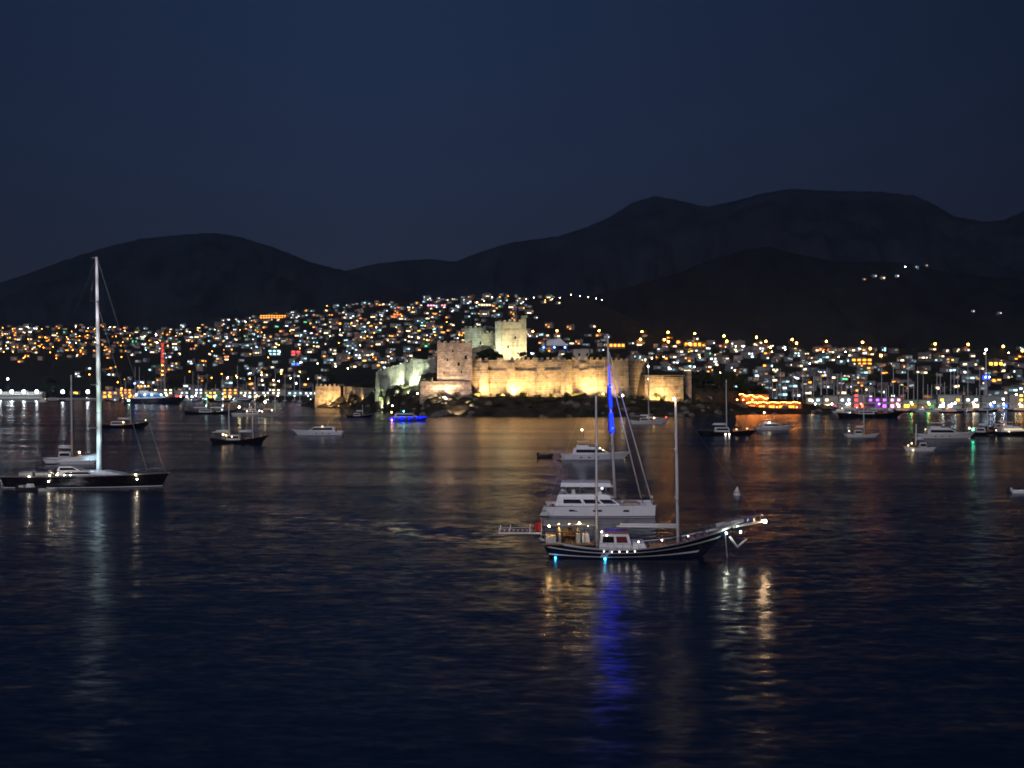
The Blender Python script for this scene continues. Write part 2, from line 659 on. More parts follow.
# ================================================================== hills
def ridge(name, crest, d0, d1, d2, mat, px0, px1, step, rough, seed, rows=40):
    """a range of hills: rises from the distance d0 to its crest at d1 and falls away to d2"""
    g = MB()
    cols = int((px1 - px0) / step) + 1
    ds = [lerp(d0, d1, k / (rows - 1)) for k in range(rows)] + [lerp(d1, d2, (k + 1) / 6) for k in range(6)]
    for d in ds:
        for c in range(cols):
            px = px0 + c * step
            zc = CH + (HY - interp(crest, px)) / F * d1
            x = (px - 512) / F * d
            if d <= d1:
                t = (d - d0) / (d1 - d0)
                k = t ** 1.25
            else:
                t = 1 - (d - d1) / (d2 - d1)
                k = t * t * (3 - 2 * t)
            z = zc * k
            wgt = 4 * t * (1 - t) if d <= d1 else t * 0.5
            n = fbm(x * 0.0022 + seed, d * 0.0022, 0, 5)
            gully = abs(fbm(x * 0.004 + seed * 2, d * 0.0008, 1, 3))
            z += zc * (0.16 * n - 0.24 * gully) * wgt
            fine = fbm(x * 0.03 + seed, d * 0.03, 2, 3)
            z += rough * (fine + 0.8 * abs(fbm(x * 0.075 + seed, d * 0.02, 5, 2))) * (1.0 if t < 1 else 0.4)
            g.v.append((x, d, z if t > 0 else -3))
    n = len(ds)
    for r in range(n - 1):
        for c in range(cols - 1):
            a = r * cols + c
            g.f.append((a, a + 1, a + cols + 1, a + cols))
    return tag(g.build(name, mat, None, True), kind='structure')


C_LEFT = [(-400, 330), (-150, 312), (-60, 297), (0, 283), (30, 273), (60, 262), (100, 249), (140, 239), (180, 235), (215, 233), (240, 237), (275, 248), (310, 262), (345, 271), (400, 290), (520, 330), (700, 345)]
C_MAIN = [(200, 330), (300, 285), (345, 271), (375, 264), (400, 261), (430, 259), (455, 262), (480, 252), (510, 243), (560, 236), (590, 226), (610, 217), (632, 203), (655, 196), (685, 202), (707, 207), (735, 201), (765, 193), (790, 189), (830, 191), (880, 192), (915, 196), (935, 205), (955, 217), (985, 222), (1005, 220), (1024, 211), (1080, 190), (1200, 175), (1400, 200)]
C_DARK = [(380, 352), (470, 335), (530, 313), (565, 303), (600, 294), (640, 284), (680, 272), (715, 258), (745, 250), (770, 247), (800, 255), (840, 262), (900, 262), (960, 275), (1030, 280), (1150, 270), (1300, 280)]
ridge("hills", C_LEFT, 2700, 4600, 6800, hill_far, -400, 700, 2.5, 8, 3.1)
ridge("hills", C_MAIN, 3200, 5400, 7800, hill_far, 200, 1400, 2.5, 9, 9.4)
ridge("hills", C_DARK, 1650, 3000, 4200, hill_near, 380, 1300, 2.5, 7, 5.7)

# the slope the town stands on
T_DS = [(-300, 1230), (250, 1200), (330, 1150), (420, 1060), (700, 1040), (760, 1010), (1300, 980)]
T_DC = [(-300, 2500), (540, 2550), (600, 2450), (660, 1750), (720, 1620), (1300, 1600)]
T_PY = [(-300, 332), (0, 327), (100, 325), (160, 330), (200, 324), (250, 318), (300, 310), (350, 304), (420, 300), (500, 296), (560, 296), (600, 303), (640, 322), (700, 342), (800, 346), (950, 350), (1300, 345)]


def town_z(px, d):
    ds, dc = interp(T_DS, px), interp(T_DC, px)
    zc = CH + (HY - interp(T_PY, px)) / F * dc
    t = (d - ds) / (dc - ds)
    if t < 0:
        return -3.0 if t < -0.004 else 1.5
    if t > 1:
        return max(-5, zc - (t - 1) * zc * 1.2)
    x = (px - 512) / F * d
    k = max(0.0, (t - 0.06) / 0.94)
    n = fbm(x * 0.006, d * 0.006, 4, 3)
    return 1.6 + (zc - 1.6) * (0.75 * k + 0.25 * k * k) + n * 7 * min(1, k * 4) * (1 - k * 0.6)


def make_town_ground():
    g = MB()
    pxs = [-300 + 8 * i for i in range(201)]
    rows = 74
    for r in range(rows):
        for px in pxs:
            ds, dc = interp(T_DS, px), interp(T_DC, px)
            u = r / (rows - 1)
            d = ds - 12 + (u * 1.3) * (dc - ds) if r > 1 else ds + (-0.006 if r == 0 else -0.003) * (dc - ds)
            if r > 1:
                d = ds + (r - 2) / (rows - 3) * 1.35 * (dc - ds)
            g.v.append(((px - 512) / F * d, d, town_z(px, d)))
    n = len(pxs)
    for r in range(rows - 1):
        for c in range(n - 1):
            a = r * n + c
            g.f.append((a, a + 1, a + n + 1, a + n))
    tag(g.build("terrain", earth, None, True), kind='structure')


make_town_ground()

# headland of the castle
H_SHORE = [(296, 925), (318, 862), (345, 850), (370, 800), (400, 722), (430, 662), (470, 655), (640, 650), (700, 655), (740, 690), (800, 708), (830, 722), (850, 765)]
H_WALL = [(296, 940), (318, 872), (345, 858), (366, 820), (378, 782), (400, 745), (415, 728), (437, 690), (472, 698), (605, 692), (645, 706), (683, 706), (712, 722), (760, 745), (830, 745), (850, 780)]
H_ZB = [(296, 0.5), (318, 3.0), (345, 3.6), (362, 5.5), (370, 10), (378, 13.2), (400, 15.0), (415, 16.5), (430, 12), (437, 10.4), (472, 10.2), (605, 10), (645, 8.4), (683, 7.2), (712, 6.5), (760, 4.0), (830, 2.2), (850, 1.0)]
H_ZI = [(296, 0.5), (318, 8), (345, 9), (366, 11), (378, 16), (400, 20), (430, 24), (472, 27), (600, 27), (645, 24), (683, 15), (712, 15), (735, 14), (760, 6), (830, 2.5), (850, 1.0)]


def head_z(px, d):
    ds, dw = interp(H_SHORE, px), interp(H_WALL, px)
    zb, zi = interp(H_ZB, px), interp(H_ZI, px)
    x = (px - 512) / F * d
    edge = min(1.0, max(0.0, (px - 300) / 14), max(0.0, (848 - px) / 14))
    if d <= ds:
        return lerp(-2.5, 0.1, max(0, 1 - (ds - d) / 8))
    if d < dw:
        t = (d - ds) / (dw - ds)
        z = zb * (1 - (1 - t) ** 1.7)
        z += (fbm(x * 0.11, d * 0.11, 1, 4) * 1.5 + 0.5) * min(1, 5 * t) * (1 - t * 0.7)
        return z * edge
    t = min(1, (d - dw - 1.0) / 5) if d > dw + 1 else 0
    z = lerp(zb, zi, t)
    if d > dw + 10:
        z += 5 * min(1, (d - dw - 10) / 60) * (1 if 440 < px < 640 else 0.3)
    back = 900 if px > 400 else dw + 70
    if d > back - 40:
        z *= max(-0.1, 1 - (d - back + 40) / 60)
    z += fbm(x * 0.05, d * 0.05, 3, 3) * 0.8 * min(1, max(0, d - dw - 4) / 10)
    return z * edge - (0.4 if edge < 0.05 else 0)


def make_headland():
    g = MB()
    pxs = [292 + 2.0 * i for i in range(282)]
    rows = [(-1, None)]
    n = len(pxs)
    fr = [-0.3, -0.05] + [i / 22 for i in range(23)]
    bk = [0.9, 1.5, 3.5, 6.2, 10, 16, 24, 34, 46, 60, 75, 92, 110, 130, 150, 175, 200, 230]
    for px in pxs:
        ds, dw = interp(H_SHORE, px), interp(H_WALL, px)
        for q in fr:
            d = ds + q * (dw - ds)
            g.v.append(((px - 512) / F * d, d, head_z(px, d)))
        for q in bk:
            d = dw + q
            g.v.append(((px - 512) / F * d, d, head_z(px, d)))
    R = len(fr) + len(bk)
    for c in range(n - 1):
        for r in range(R - 1):
            a = c * R + r
            g.f.append((a, a + R, a + R + 1, a + 1))
    tag(g.build("headland", rocky, None, True), kind='structure')


make_headland()

# the night air
def air():
    m = bpy.data.materials.new("sea_haze")
    m.use_nodes = True
    t = m.node_tree
    for n in list(t.nodes):
        t.nodes.remove(n)
    o = t.nodes.new("ShaderNodeOutputMaterial")
    v = t.nodes.new("ShaderNodeVolumePrincipled")
    v.inputs["Color"].default_value = (0.6, 0.76, 1.0, 1)
    v.inputs["Density"].default_value = 1.0e-4
    v.inputs["Anisotropy"].default_value = 0.78
    t.links.new(v.outputs[0], o.inputs["Volume"])
    g = MB()
    g.box((0, 4300, 545), (18400, 9600, 1106))
    h = g.build("haze", m)
    tag(h, kind='stuff')


air()

# quays and breakwater
q = MB()
a, b = P(806, 770), P(1250, 770)
q.box(((a.x + b.x) / 2, 790, 0.4), (b.x - a.x, 42, 2.2))
tag(q.build("quay", concrete), kind='structure')
q = MB()
a, b = P(-250, 1190), P(112, 1190)
q.box(((a.x + b.x) / 2, 1195, 0.5), (b.x - a.x, 30, 3.0))
tag(q.build("quay", concrete), kind='structure')
q = MB()
a, b = P(255, 1130), P(322, 1130)
n_ = 24
vs = []
for i in range(n_ + 1):
    x = lerp(a.x, b.x, i / n_)
    h = 5.0 + fbm(x * 0.2, 0, 0, 3) * 1.2
    e_ = min(1, i / 2, (n_ - i) / 2)
    vs += [(x, 1118, -1), (x, 1126, h * e_), (x, 1134, h * e_), (x, 1142, -1)]
q.add(vs, [(4 * i + k, 4 * i + 4 + k, 4 * i + 5 + k, 4 * i + 1 + k) for i in range(n_) for k in range(3)])
tag(q.build("breakwater", rocky), kind='structure')


# ================================================================== castle
def castle():
    root = thing("castle", P(540, 700, z=0), 0, "floodlit medieval stone castle with square towers on the dark headland", "castle")
    o = root.location.copy()

    def loc(p):
        return Vector(p) - o

    def crenel(g, A, B, inward, t0, t1):
        """a parapet with merlons between A and B, one connected strip"""
        L = (B - A).length
        n = max(3, int(L / 1.7))
        n += 1 - n % 2
        prof = []
        for i in range(n):
            h = 0.35 if (i % 2 or random.random() < 0.1) else 1.5 + random.random() * 0.5
            for f in (i / n, (i + 1) / n):
                prof.append((f, h))
        vs, m_ = [], len(prof)
        for off in (Vector((0, 0, 0)), inward):
            for f, h in prof:
                p = A.lerp(B, f) + off
                vs.append((p.x, p.y, lerp(t0, t1, f)))
                vs.append((p.x, p.y, lerp(t0, t1, f) + h))
        fs = []
        o2 = 2 * m_
        for i in range(m_ - 1):
            a = 2 * i
            if prof[i][0] == prof[i + 1][0]:
                fs.append((a + 1, a + 3, o2 + a + 3, o2 + a + 1))
                continue
            fs += [(a, a + 2, a + 3, a + 1), (o2 + a + 1, o2 + a + 3, o2 + a + 2, o2 + a), (a + 1, a + 3, o2 + a + 3, o2 + a + 1)]
        e_ = 2 * (m_ - 1)
        fs += [(0, 1, o2 + 1, o2), (e_ + 1, e_, o2 + e_, o2 + e_ + 1)]
        g.add(vs, fs)

    def wall(name, pts, mat, thick=3.0, merlon=True, batter=1.2):
        """pts: (px, d, z_bottom, z_top) along the outer face"""
        g, mer = MB(), MB()
        for (p0, d0, b0, t0), (p1, d1, b1, t1) in zip(pts, pts[1:]):
            A, B = P(p0, d0), P(p1, d1)
            u = (B - A).normalized()
            nrm = Vector((u.y, -u.x, 0))
            if nrm.y > 0:
                nrm = -nrm
            L = (B - A).length
            k = max(1, int(L / 6))
            for i in range(k):
                s0, s1 = i / k, (i + 1) / k
                q0, q1 = A.lerp(B, s0), A.lerp(B, s1)
                zb0, zb1 = lerp(b0, b1, s0), lerp(b0, b1, s1)
                zt0, zt1 = lerp(t0, t1, s0), lerp(t0, t1, s1)
                f0, f1 = q0 + nrm * batter, q1 + nrm * batter
                r0, r1 = q0 - nrm * thick, q1 - nrm * thick
                vs = [(f0.x, f0.y, zb0 - 3), (f1.x, f1.y, zb1 - 3), (q1.x, q1.y, zt1), (q0.x, q0.y, zt0),
                      (r0.x, r0.y, zb0 - 3), (r1.x, r1.y, zb1 - 3), (r1.x, r1.y, zt1), (r0.x, r0.y, zt0)]
                fs = [(0, 1, 2, 3), (3, 2, 6, 7), (5, 4, 7, 6)]
                if i == 0:
                    fs.append((4, 0, 3, 7))
                if i == k - 1:
                    fs.append((1, 5, 6, 2))
                g.add([loc(v) for v in vs], fs)
            if merlon:
                crenel(mer, loc(A - nrm * 0.05), loc(B - nrm * 0.05), -nrm * 1.0, t0 - 0.02, t1 - 0.02)
        w_ = g.build(name, mat, root)
        if merlon and mer.v:
            mer.build("battlement", mat, w_)
        return w_

    def tower(name, px, d, wpx, depth, z0, z1, mat, rz=0.0, top=1.0, merlons=True, windows=(), course=None):
        W = wpx / F * d
        c = P(px, d + depth / 2)
        poly = []
        ca, sa = math.cos(rz), math.sin(rz)
        for dx, dy in ((-W / 2, -depth / 2), (W / 2, -depth / 2), (W / 2, depth / 2), (-W / 2, depth / 2)):
            poly.append((c.x + dx * ca - dy * sa - o.x, c.y + dx * sa + dy * ca - o.y))
        g = MB().prism(poly, z0, z1, top)
        t = g.build(name, mat, root)
        if merlons:
            m = MB()
            n = len(poly)
            for k in range(n):
                A, B = Vector((*poly[k], 0)), Vector((*poly[(k + 1) % n], 0))
                u = (B - A).normalized()
                inn = Vector((-u.y, u.x, 0))
                cc = Vector((c.x - o.x, c.y - o.y, 0))
                A, B = cc.lerp(A, top * 0.995), cc.lerp(B, top * 0.995)
                crenel(m, A, B, inn * 0.9, z1 - 0.02, z1 - 0.02)
            m.build("battlement", mat, t)
        if course:
            m = MB()
            m.prism([(c.x - o.x + (p[0] - c.x + o.x) * 1.03, c.y - o.y + (p[1] - c.y + o.y) * 1.03) for p in poly], course, course + 0.7)
            m.build("string_course", mat, t)
        for (fx, z, ww, hh) in windows:
            A, B = Vector((*poly[0], 0)), Vector((*poly[1], 0))
            p = A.lerp(B, fx)
            MB().box((p.x, p.y - 0.02, z), (ww, 0.3, hh), rz).build("window", glass, t)
        return t

    # great seaward wall
    wall("curtain_wall", [(472, 700, 10, 31), (500, 698, 10, 31.4), (535, 696, 10, 31.4), (566, 695, 10, 31.2), (605, 693, 10, 31.4), (628, 698, 9.5, 31), (645, 716, 9.5, 30)], stone_gold)
    for px in (484, 511, 541, 583):
        c = P(px, 696)
        g = MB().prism([(c.x - 2.6 - o.x, c.y - 3 - o.y), (c.x + 2.6 - o.x, c.y - 3 - o.y), (c.x + 2.2 - o.x, c.y + 3 - o.y), (c.x - 2.2 - o.x, c.y + 3 - o.y)], 7, 29.2 + random.random(), 0.86)
        g.build("buttress", stone_gold, root)
    c = P(566.5, 692)
    poly = [(c.x - o.x + 3.2 * math.cos(t * math.pi / 6), c.y - o.y + 3.2 * math.sin(t * math.pi / 6)) for t in range(12)]
    MB().prism(poly, 7, 31.6, 0.9).build("turret", stone_gold, root)
    # string along the wall
    g = MB()
    A, B = P(476, 698.4), P(603, 691.8)
    g.box(loc(((A.x + B.x) / 2, (A.y + B.y) / 2 - 0.2, 25.0)), ((B - A).length, 0.5, 0.45), math.atan2(B.y - A.y, B.x - A.x))
    g.build("string_course", stone_gold, root)
    # square tower left of it
    tower("tower", 454.5, 690, 35, 22, 19.3, 41.0, stone_pink, 0.05, 0.985, True,
          [(0.82, 33, 1.3, 2.2), (0.62, 29, 1.2, 1.6), (0.3, 31.5, 0.8, 1.4), (0.2, 24, 0.6, 1.2), (0.7, 24.5, 0.6, 1.2), (0.45, 36.5, 0.7, 1.2)], None)
    tower("tower_base", 446, 687.5, 53, 26, 6, 19.2, stone_pink, 0.05, 0.95, False)
    # pale walls to the left
    wall("curtain_wall", [(413, 727, 16, 32.5), (437, 719, 14, 32.5)], stone_pale, 4, False, 0.8)
    wall("curtain_wall", [(376, 785, 9, 25.2), (390, 764, 11, 26.8), (402, 747, 13, 28.6), (413, 729, 15, 32.2)], stone_pale, 4, True, 0.8)
    tower("gate_tower", 434, 712, 5, 8, 12, 32.9, stone_pale, 0, 1, False)
    g = MB()
    c = P(387, 766.5)
    n = 10
    vs = [(c.x - 5, 11.5)] + [(c.x - 5 * math.cos(math.pi * k / n), 17 + 4.2 * math.sin(math.pi * k / n)) for k in range(n + 1)] + [(c.x + 5, 11.5)]
    m_ = len(vs)
    v3 = [loc((x, c.y - 0.8 - (x - c.x) * 1.1, z)) for x, z in vs] + [loc((x, c.y + 1.5 - (x - c.x) * 1.1, z)) for x, z in vs]
    g.add(v3, [tuple(range(m_)), tuple(range(2 * m_ - 1, m_ - 1, -1))] + [(k, (k + 1) % m_, m_ + (k + 1) % m_, m_ + k) for k in range(m_)])
    g.build("archway", darkgrey, root)
    # low sea bastion on the far left
    tower("bastion", 330, 866, 26, 22, 0, 15.2, stone_gold, 0.0, 0.97)
    tower("bastion", 349, 856, 8, 12, 0, 15.4, stone_gold, 0.35, 0.97, False)
    wall("curtain_wall", [(353, 852, 2, 15), (366, 822, 5, 14.4), (378, 790, 9, 14.8)], stone_gold, 3, False, 0.6)
    # keep
    tower("keep_tower", 511.5, 765, 29, 20, 24, 56.6, stone_keep, 0.06, 0.97, True, [(0.6, 47, 0.9, 1.8), (0.35, 41, 0.8, 1.6), (0.7, 37, 0.8, 1.4)])
    tower("turret", 523.6, 763, 5, 4, 52, 61.0, stone_keep, 0.06, 1, False)
    tower("turret", 498.0, 761, 6, 5, 26, 57.2, stone_pale, 0.06, 1, False)
    tower("keep_tower", 480, 782, 24, 18, 26, 53.5, stone_pale, -0.32, 0.98, True, [(0.75, 44, 1.4, 2.0)])
    tower("keep_tower", 489, 776, 16, 12, 26, 50, stone_keep, 0.1, 1, True)
    wall("inner_wall", [(470, 752, 26, 39.5), (482, 748, 26, 41.5), (496, 752, 26, 41.5)], stone_keep, 2, False, 0.3)
    # pale house inside the walls
    tower("garrison_house", 581.5, 755, 20, 10, 26, 39.4, plaster, 0.15, 1, False, [(0.3, 36, 1.2, 1.6), (0.7, 36, 1.2, 1.6)])
    tower("chimney", 602.5, 740, 3.2, 2.2, 27, 35.8, plaster, 0, 1, False)
    # right bastion
    wall("bastion", [(645, 709, 8, 22.4), (663.5, 703, 8, 22.4)], stone_gold, 10, False, 1.0)
    wall("bastion", [(664.5, 701.5, 7.5, 21.8), (683, 706, 7.5, 21.8)], stone_gold, 10, False, 1.0)
    MB().box(loc(P(664, 700.5, z=22.6)), (24, 2.0, 0.5)).build("string_course", stone_gold, root)
    tower("turret", 687.5, 712, 6, 6, 5, 25.5, stone_pink, 0.1, 0.95, False)
    wall("outwork_wall", [(690, 719, 5, 10.9), (705, 722, 5, 10.9), (712, 724, 5, 9.8)], stone_gold, 1.5, False, 0.3)
    return root


castle()


def floodlight(px, d, z, aim, power, col, spread, desc, zone, size=0.25):
    loc = P(px, d, z=z)
    t = thing("floodlight", loc)
    MB().box((0, 0, -0.35), (0.12, 0.12, 0.5)).build("stand", lamp_iron, t)
    ld = bpy.data.lights.new("flood_beam", 'SPOT')
    ld.energy = power
    ld.color = col
    ld.spot_size = math.radians(spread)
    ld.spot_blend = 0.9
    ld.shadow_soft_size = size
    lo = bpy.data.objects.new("flood_beam", ld)
    COL.objects.link(lo)
    lo.parent = t
    dirv = (Vector(aim) - loc)
    lo.location = dirv.normalized() * 0.34
    lo.rotation_euler = dirv.to_track_quat('-Z', 'Y').to_euler()
    h = MB()
    h.box((0, 0, 0), (0.7, 0.5, 0.5)).build("housing", lamp_iron, t)
    auto(t, desc, zone, "floodlight", "floodlights of the castle")


GOLD = (1.0, 0.60, 0.23)
WARM = (1.0, 0.74, 0.42)
GREENW = (0.86, 1.0, 0.70)
PALEY = (1.0, 0.86, 0.52)


def ground_z(px, d):
    return max(head_z(px, d), 0.0)


for px, pw in ((478, 30000), (491, 34000), (503, 22000), (516, 52000), (530, 28000), (546, 22000), (556, 27000), (575, 32000), (589, 50000), (603, 26000), (616, 12000)):
    d = interp(H_WALL, px) - (6.5 if px in (516, 589) else 9.5)
    z = max(ground_z(px, d) + 0.7, 9)
    floodlight(px, d, z, P(px, interp(H_WALL, px), z=z + 11), pw, GOLD, 125, "floodlight aimed up", "at the foot of the gold curtain wall")
for px, d, z, aim, pw, col in (
        (446, 678, None, (446, 688, 17), 60000, WARM), (434, 676, None, (436, 690, 16), 14000, WARM), (458, 655, None, (455, 690, 34), 120000, (1.0, 0.74, 0.52))):
    z = ground_z(px, d) + 0.8
    floodlight(px, d, z, P(aim[0], aim[1], z=aim[2]), pw, col, 100, "floodlight aimed up", "in front of the pinkish square tower")
for px, d, aim, pw in ((397, 741, (398, 752, 22), 120000), (388, 755, (388, 768, 22), 100000), (380, 768, (381, 780, 21), 80000), (407, 722, (408, 738, 25), 80000), (418, 709, (420, 723, 26), 110000), (426, 705, (427, 721, 26), 110000), (433, 701, (432, 718, 26), 80000)):
    z = ground_z(px, d) + 1.2
    floodlight(px, d, z, P(aim[0], aim[1], z=aim[2]), pw, GREENW, 120, "greenish white floodlight", "below the pale walls")
for px, d, aim, pw in ((322, 856, (323, 866, 9), 11000), (330, 855, (331, 866, 8), 30000), (338, 853, (338, 866, 9), 11000), (350, 842, (350, 856, 9), 14000), (361, 826, (362, 833, 10), 9000)):
    z = max(ground_z(px, d), 0.2) + 0.9
    floodlight(px, d, z, P(aim[0], aim[1], z=aim[2]), pw, GOLD, 120, "floodlight aimed up", "at the low sea bastion")
for px, d, aim, pw, col in ((512, 750, (512, 766, 44), 60000, PALEY), (520, 752, (518, 766, 40), 30000, PALEY), (498, 750, (498, 762, 46), 30000, GREENW), (472, 762, (474, 778, 46), 36000, GREENW), (584, 742, (584, 755, 34), 2200, WARM), (480, 742, (482, 749, 40), 1500, PALEY)):
    z = ground_z(px, d) + 1.2
    floodlight(px, d, z, P(aim[0], aim[1], z=aim[2]), pw, col, 100, "floodlight aimed up", "by the inner towers")
for px, d, aim, pw in ((656, 694, (656, 706, 14), 46000), (673, 691, (672, 703, 13), 24000), (650, 694, (649, 707, 14), 6000)):
    z = ground_z(px, d) + 0.8
    floodlight(px, d, z, P(aim[0], aim[1], z=aim[2]), pw, GOLD, 120, "floodlight aimed up", "before the right bastion")
floodlight(699, 712, ground_z(699, 712) + 0.8, P(700, 721, z=9), 1500, GOLD, 120, "floodlight aimed up", "before the low outwork wall")


# ================================================================== trees
def crown(R, H, z0, n, seed, shape):
    rnd = random.Random(seed)
    g = MB()
    lumps = []
    for k in range(9 if shape != 'cypress' else 7):
        if shape == 'cypress':
            t = (k + 0.5) / 7
            lumps.append((Vector((rnd.uniform(-.15, .15) * R, rnd.uniform(-.15, .15) * R, z0 + H * t)), R * (1.0 - 0.75 * t) + 0.2, H / 8))
        elif shape == 'umbrella':
            a = rnd.uniform(0, 6.3)
            r = R * math.sqrt(rnd.random()) * 0.8
            lumps.append((Vector((r * math.cos(a), r * math.sin(a), z0 + H * rnd.uniform(0.4, 0.8))), R * rnd.uniform(0.3, 0.5), H * 0.22))
        else:
            a = rnd.uniform(0, 6.3)
            r = R * math.sqrt(rnd.random()) * 0.62
            t = rnd.uniform(0.18, 0.85)
            lumps.append((Vector((r * math.cos(a), r * math.sin(a), z0 + H * t)), R * rnd.uniform(0.32, 0.52), H * rnd.uniform(0.14, 0.24)))
    for k in range(n):
        c, r, h = lumps[k % len(lumps)]
        v = Vector((rnd.gauss(0, 1), rnd.gauss(0, 1), rnd.gauss(0, 1))).normalized() * (rnd.random() ** 0.4)
        p = c + Vector((v.x * r, v.y * r, v.z * h))
        s = rnd.uniform(0.06, 0.13) * max(R, 2.0)
        a = Vector((rnd.gauss(0, 1), rnd.gauss(0, 1), rnd.gauss(0, 1))).normalized()
        b = a.orthogonal().normalized()
        c2 = a.cross(b)
        g.add([p + b * s, p - b * s * 0.6 + c2 * s, p - b * s * 0.6 - c2 * s], [(0, 1, 2)])
        g.add([p + a * s, p - a * s * 0.5 + b * s, p - a * s * 0.5 - b * s], [(0, 1, 2)])
    return g


def tree_maker(name, R, H, z0, n, seed, shape, leaf):
    def mk():
        t = thing(name, (0, 0, 0))
        g = MB()
        rnd = random.Random(seed + 50)
        top = z0 + H * (0.75 if shape == 'cypress' else 0.5)
        g.tube((0, 0, -1.0), (0.1, 0, z0 + 0.2), 0.05 * R + 0.12, 0.04 * R + 0.08, 7)
        g.tube((0.1, 0, z0 + 0.2), (0.15, 0.1, top), 0.04 * R + 0.08, 0.05, 6)
        if shape != 'cypress':
            for k in range(5):
                a = k * 1.26 + rnd.random()
                g.tube((0.1, 0, z0 + 0.1 * k), (R * 0.6 * math.cos(a), R * 0.6 * math.sin(a), z0 + H * rnd.uniform(0.4, 0.7)), 0.12, 0.04, 5)
        g.build("trunk", bark, t)
        crown(R, H, z0, n, seed, shape).build("crown", leaf, t)
        return t
    return Proto(mk)


def shrub_maker(R, H, seed, leaf):
    def mk():
        t = thing("shrub", (0, 0, 0))
        g = MB()
        for k in range(4):
            g.tube((0, 0, -0.6), (R * 0.4 * math.cos(k * 1.6), R * 0.4 * math.sin(k * 1.6), H * 0.5), 0.08, 0.03, 5)
        g.build("stem", bark, t)
        crown(R, H, 0.0, 260, seed, 'round').build("crown", leaf, t)
        return t
    return Proto(mk)


TREES = {
    'pine': [tree_maker("pine_tree", 4.2, 4.5, 4.0, 520, 11, 'umbrella', leaf_a), tree_maker("pine_tree", 3.4, 5.0, 3.0, 480, 12, 'round', leaf_a)],
    'broadleaf': [tree_maker("broadleaf_tree", 3.6, 5.5, 1.8, 560, 21, 'round', leaf_b), tree_maker("broadleaf_tree", 4.6, 6.0, 2.2, 640, 22, 'round', leaf_b)],
    'cypress': [tree_maker("cypress_tree", 1.5, 11.0, 0.8, 420, 31, 'cypress', leaf_a)]}
SHRUBS = [shrub_maker(2.2, 2.4, 41, leaf_c), shrub_maker(3.0, 2.8, 42, leaf_c), shrub_maker(1.6, 2.0, 43, leaf_b)]
TDESC = {'pine': "dark pine tree", 'broadleaf': "leafy broadleaf tree", 'cypress': "slim dark cypress tree"}


def plant_tree(kind, px, d, z, s, zone, group):
    o = random.choice(TREES[kind]).put(P(px, d, z=z), random.uniform(0, 6.28), s)
    size = "small " if s < 0.8 else ("tall " if s > 1.15 else "")
    auto(o, size + TDESC[kind], zone, "tree", group)


def plant_shrub(px, d, s, zone):
    o = random.choice(SHRUBS).put(P(px, d, z=head_z(px, d) - 0.1), random.uniform(0, 6.28), s)
    auto(o, "low shrub" if s < 1 else "wide bushy shrub", zone, "shrub", "shrubs on the castle headland")


rt = random.Random(5)
for i in range(22):        # trees inside the castle
    px = rt.choice((rt.uniform(470, 500), rt.uniform(524, 575), rt.uniform(588, 640), rt.uniform(440, 640)))
    d = rt.uniform(712, 745)
    zone = "inside the castle left of the keep" if px < 497 else ("inside the castle below the keep" if px < 530 else "behind the gold curtain wall")
    plant_tree(rt.choice(('broadleaf', 'pine', 'broadleaf', 'cypress')), px, d, head_z(px, d), rt.uniform(0.7, 1.25), zone, "trees in the castle")
for i in range(46):        # the dark wooded knoll right of the bastion
    px = rt.uniform(688, 762)
    d = interp(H_WALL, px) + rt.uniform(4, 60)
    plant_tree(rt.choice(('pine', 'broadleaf', 'pine')), px, d, head_z(px, d), rt.uniform(0.7, 1.3), "on the dark knoll right of the castle" if px < 728 else "on the knoll above the orange terrace", "trees on the knoll")
for i in range(10):
    px = rt.uniform(340, 376)
    d = interp(H_WALL, px) + rt.uniform(14, 40)
    plant_tree(rt.choice(('pine', 'broadleaf')), px, d, head_z(px, d), rt.uniform(0.6, 1.0), "behind the low sea bastion", "trees in the castle")
for px in (384, 405, 408, 423, 428, 440, 443, 466, 470, 476, 480, 497, 500, 507, 522, 526, 536, 540, 551, 553, 563, 569, 572, 580, 584, 597, 600, 607, 611, 622, 630, 640, 648, 660, 680, 690, 700):
    d = interp(H_WALL, px) - rt.uniform(2.5, 7)
    plant_shrub(px + rt.uniform(-1, 1), d, rt.uniform(0.6, 1.35), "at the foot of the castle walls")
for i in range(34):
    px = rt.uniform(372, 735)
    ds, dw = interp(H_SHORE, px), interp(H_WALL, px)
    plant_shrub(px, lerp(ds, dw, rt.uniform(0.25, 0.75)), rt.uniform(0.6, 1.3), "on the dark rocky slope by the water")


def boulder_maker(seed):
    def mk():
        g = MB().ball((0, 0, 0), 1.0, 9, 6, 0.75)
        rnd = random.Random(seed)
        g.v = [tuple(c * (1 + 0.35 * mnoise.noise(Vector(v) * 1.3 + Vector((seed, 0, 0))) + rnd.uniform(-.08, .08)) for c in v) for v in g.v]
        return g.build("boulder", M("grey_shore_rock", (0.15, 0.13, 0.105), 0.95, 0, 0.35, 1.2, 0.5))
    return Proto(mk)


BOULD = [boulder_maker(k) for k in (1, 2, 3)]
rb = random.Random(31)
for i in range(90):
    px = rb.uniform(318, 845) if i % 3 else rb.uniform(398, 480)
    ds, dw = interp(H_SHORE, px), interp(H_WALL, px)
    f = rb.random() ** 1.6 * 0.8
    d = lerp(ds - 1.5, dw, f)
    s_ = rb.uniform(0.8, 2.6)
    o = rb.choice(BOULD).put(P(px, d, z=max(-0.1, head_z(px, d) + 0.1)), rb.uniform(0, 6.28), s_)
    auto(o, "big grey boulder" if s_ > 1.7 else "small grey boulder", "at the waterline below the castle" if f < 0.15 else "on the dark rocky slope", "boulder", "boulders on the castle shore")


